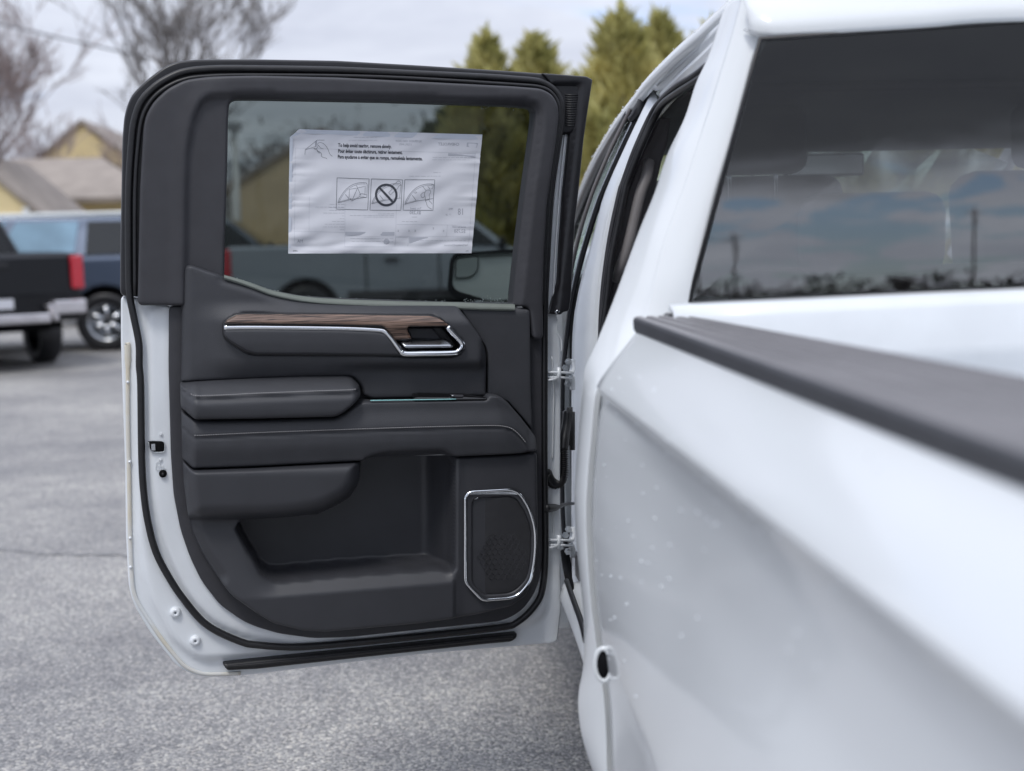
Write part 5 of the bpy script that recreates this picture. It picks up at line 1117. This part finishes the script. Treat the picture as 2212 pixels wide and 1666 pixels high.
def conifer(label, px, py, Y, wpx, seed, leaf, n=1500, group='evergreen trees behind the lot'):
    rs = np.random.default_rng(seed); top = atY(px, py, Y); h = top.z; h -= .25; rad = wpx / F * Y / 2 * 1.35
    root = empty('evergreen_tree', (top.x, Y, 0), 0, label, 'tree', group)
    MB().tube([(0, 0, 0), (0, 0, h * .9)], [.16, .03], 6).build('trunk', BARK, root)
    z = .25 + (h - .25) * rs.random(n) ** 1.25; t = 1 - z / h
    lobes = 5; az = rs.random(n) * 2 * math.pi; ph = rs.random(3) * 6
    rmax = rad * np.minimum(1, (t * 1.45) ** .66) * (1 + .26 * np.sin(az * 3 + z * 2.1 + ph[0]) + .20 * np.sin(az * 7 + z * 5 + ph[1])); rr = rmax * (.55 + .45 * rs.random(n) ** .5)
    C = np.stack([rr * np.cos(az), rr * np.sin(az), z + .1 * rs.standard_normal(n)], 1)
    sz = (.07 + .10 * rs.random(n))[:, None]
    outw = np.stack([np.cos(az), np.sin(az), np.full(n, 1.3)], 1); outw /= np.linalg.norm(outw, axis=1)[:, None]; outw += rs.standard_normal((n, 3)) * .25
    sd = np.cross(outw, rs.standard_normal((n, 3))); sd /= np.linalg.norm(sd, axis=1)[:, None]
    V = np.stack([C - outw * sz, C + sd * sz * .55, C + outw * sz * 1.5, C - sd * sz * .55], 1).reshape(-1, 3); F_ = np.arange(4 * n).reshape(-1, 4)
    mk('crown', V, F_, leaf, root, smooth=False); return root
for i, (lab, px, py, Y, w, lf) in enumerate((('pointed evergreen above the middle of the open door', 1048, 62, 24, 190, LEAF), ('blunter evergreen above the right of the open door', 1152, 66, 25, 190, LEAF), ('tallest pointed evergreen just left of the truck roof', 1342, 8, 23, 230, LEAF), ('second tall evergreen touching the truck roof line', 1424, 24, 25, 230, LEAF), ('low evergreen filling the gap between the tall ones', 1250, 150, 27, 190, LEAF), ('dark evergreen at the right of the door glass', 965, 222, 29, 220, LEAF2), ('dark evergreen in the far right of the door glass', 1090, 205, 29, 240, LEAF2), ('evergreen behind the truck roof', 1540, 40, 27, 260, LEAF), ('evergreen seen through the cab beside the mirror', 1720, 60, 27, 300, LEAF), ('evergreen seen through the right of the rear window', 1950, 60, 27, 320, LEAF), ('evergreen seen at the right edge through the cab', 2180, 60, 27, 320, LEAF))):
    conifer(lab, px, py, Y, w, 40 + i, lf, 4600 if py < 160 and px < 1500 else 3200)
bare_tree('thin bare tree between the large one and the left edge', X(150, 42), 42, 9, 8, .55, 6, .18, barkm=BARK2)
# far tree lines
def treeline(name, pts, h, n, seed, m, size, kind='stuff'):
    rs = np.random.default_rng(seed); P = resample(np.array(pts, float), n); P = P + rs.standard_normal((n, 2)) * 3
    z = h * (.5 + .3 * np.sin(np.arange(n) * .05) + .2 * np.sin(np.arange(n) * .013 + 2)) * rs.random(n) ** .9
    C = np.stack([P[:, 0], P[:, 1], z], 1); d1 = rs.standard_normal((n, 3)); d2 = rs.standard_normal((n, 3)); d1 /= np.linalg.norm(d1, axis=1)[:, None]; d2 /= np.linalg.norm(d2, axis=1)[:, None]
    V = np.stack([C - d1 * size, C + d2 * size * .6, C + d1 * size, C - d2 * size * .6], 1).reshape(-1, 3)
    return mk(name, V, np.arange(4 * n).reshape(-1, 4), m, smooth=False, kind=kind, label='distant dark wood along the horizon', cat='woods')
treeline('far_woods', [(-420, -250), (-150, -330), (100, -340), (400, -300), (600, -180)], 8.0, 18000, 3, mat('far_bare_wood', (.07, .06, .055), .9, noise=.2, nscale=.05), 1.0)
treeline('far_woods', [(-120, 75), (-40, 85), (40, 82), (140, 90)], 5.5, 6000, 4, mat('far_brush', (.10, .10, .085), .9, noise=.3, nscale=.2), .5)
treeline('near_brush', [(X(470, 62), 62), (X(700, 64), 64), (X(930, 60), 60)], 6.9, 24000, 6, mat('grey_brush', (.17, .155, .14), .9, noise=.3, nscale=.3), .13)
# far-off background is one object each; every other mesh that holds loose pieces becomes single parts
def split_loose(o):
    me = o.data; n = len(me.vertices); par = list(range(n))
    def find(a):
        while par[a] != a: par[a] = par[par[a]]; a = par[a]
        return a
    for e_ in me.edges:
        a, c_ = find(e_.vertices[0]), find(e_.vertices[1])
        if a != c_: par[a] = c_
    groups = {}
    for p in me.polygons: groups.setdefault(find(p.vertices[0]), []).append(p)
    if len(groups) < 2: return
    for k, ps in enumerate(groups.values()):
        ids = sorted({i for p in ps for i in p.vertices}); mp = {i: j for j, i in enumerate(ids)}
        m2 = bpy.data.meshes.new(o.name); m2.from_pydata([me.vertices[i].co[:] for i in ids], [], [tuple(mp[i] for i in p.vertices) for p in ps]); m2.update()
        m2.polygons.foreach_set('use_smooth', [p.use_smooth for p in ps])
        for m_ in me.materials: m2.materials.append(m_)
        if k == 0: first_ = m2; continue
        c_ = o.copy(); c_.data = m2; COL.objects.link(c_)
    o.data = first_
for o in list(sc.objects):
    if o.type == 'MESH' and o.name.split('.')[0] in ('bed_inner_wall', 'headrest_post', 'sealer_drop', 'far_side_wall', 'headliner', 'chassis', 'cab_floor', 'corner_board', 'door_gap'): split_loose(o)
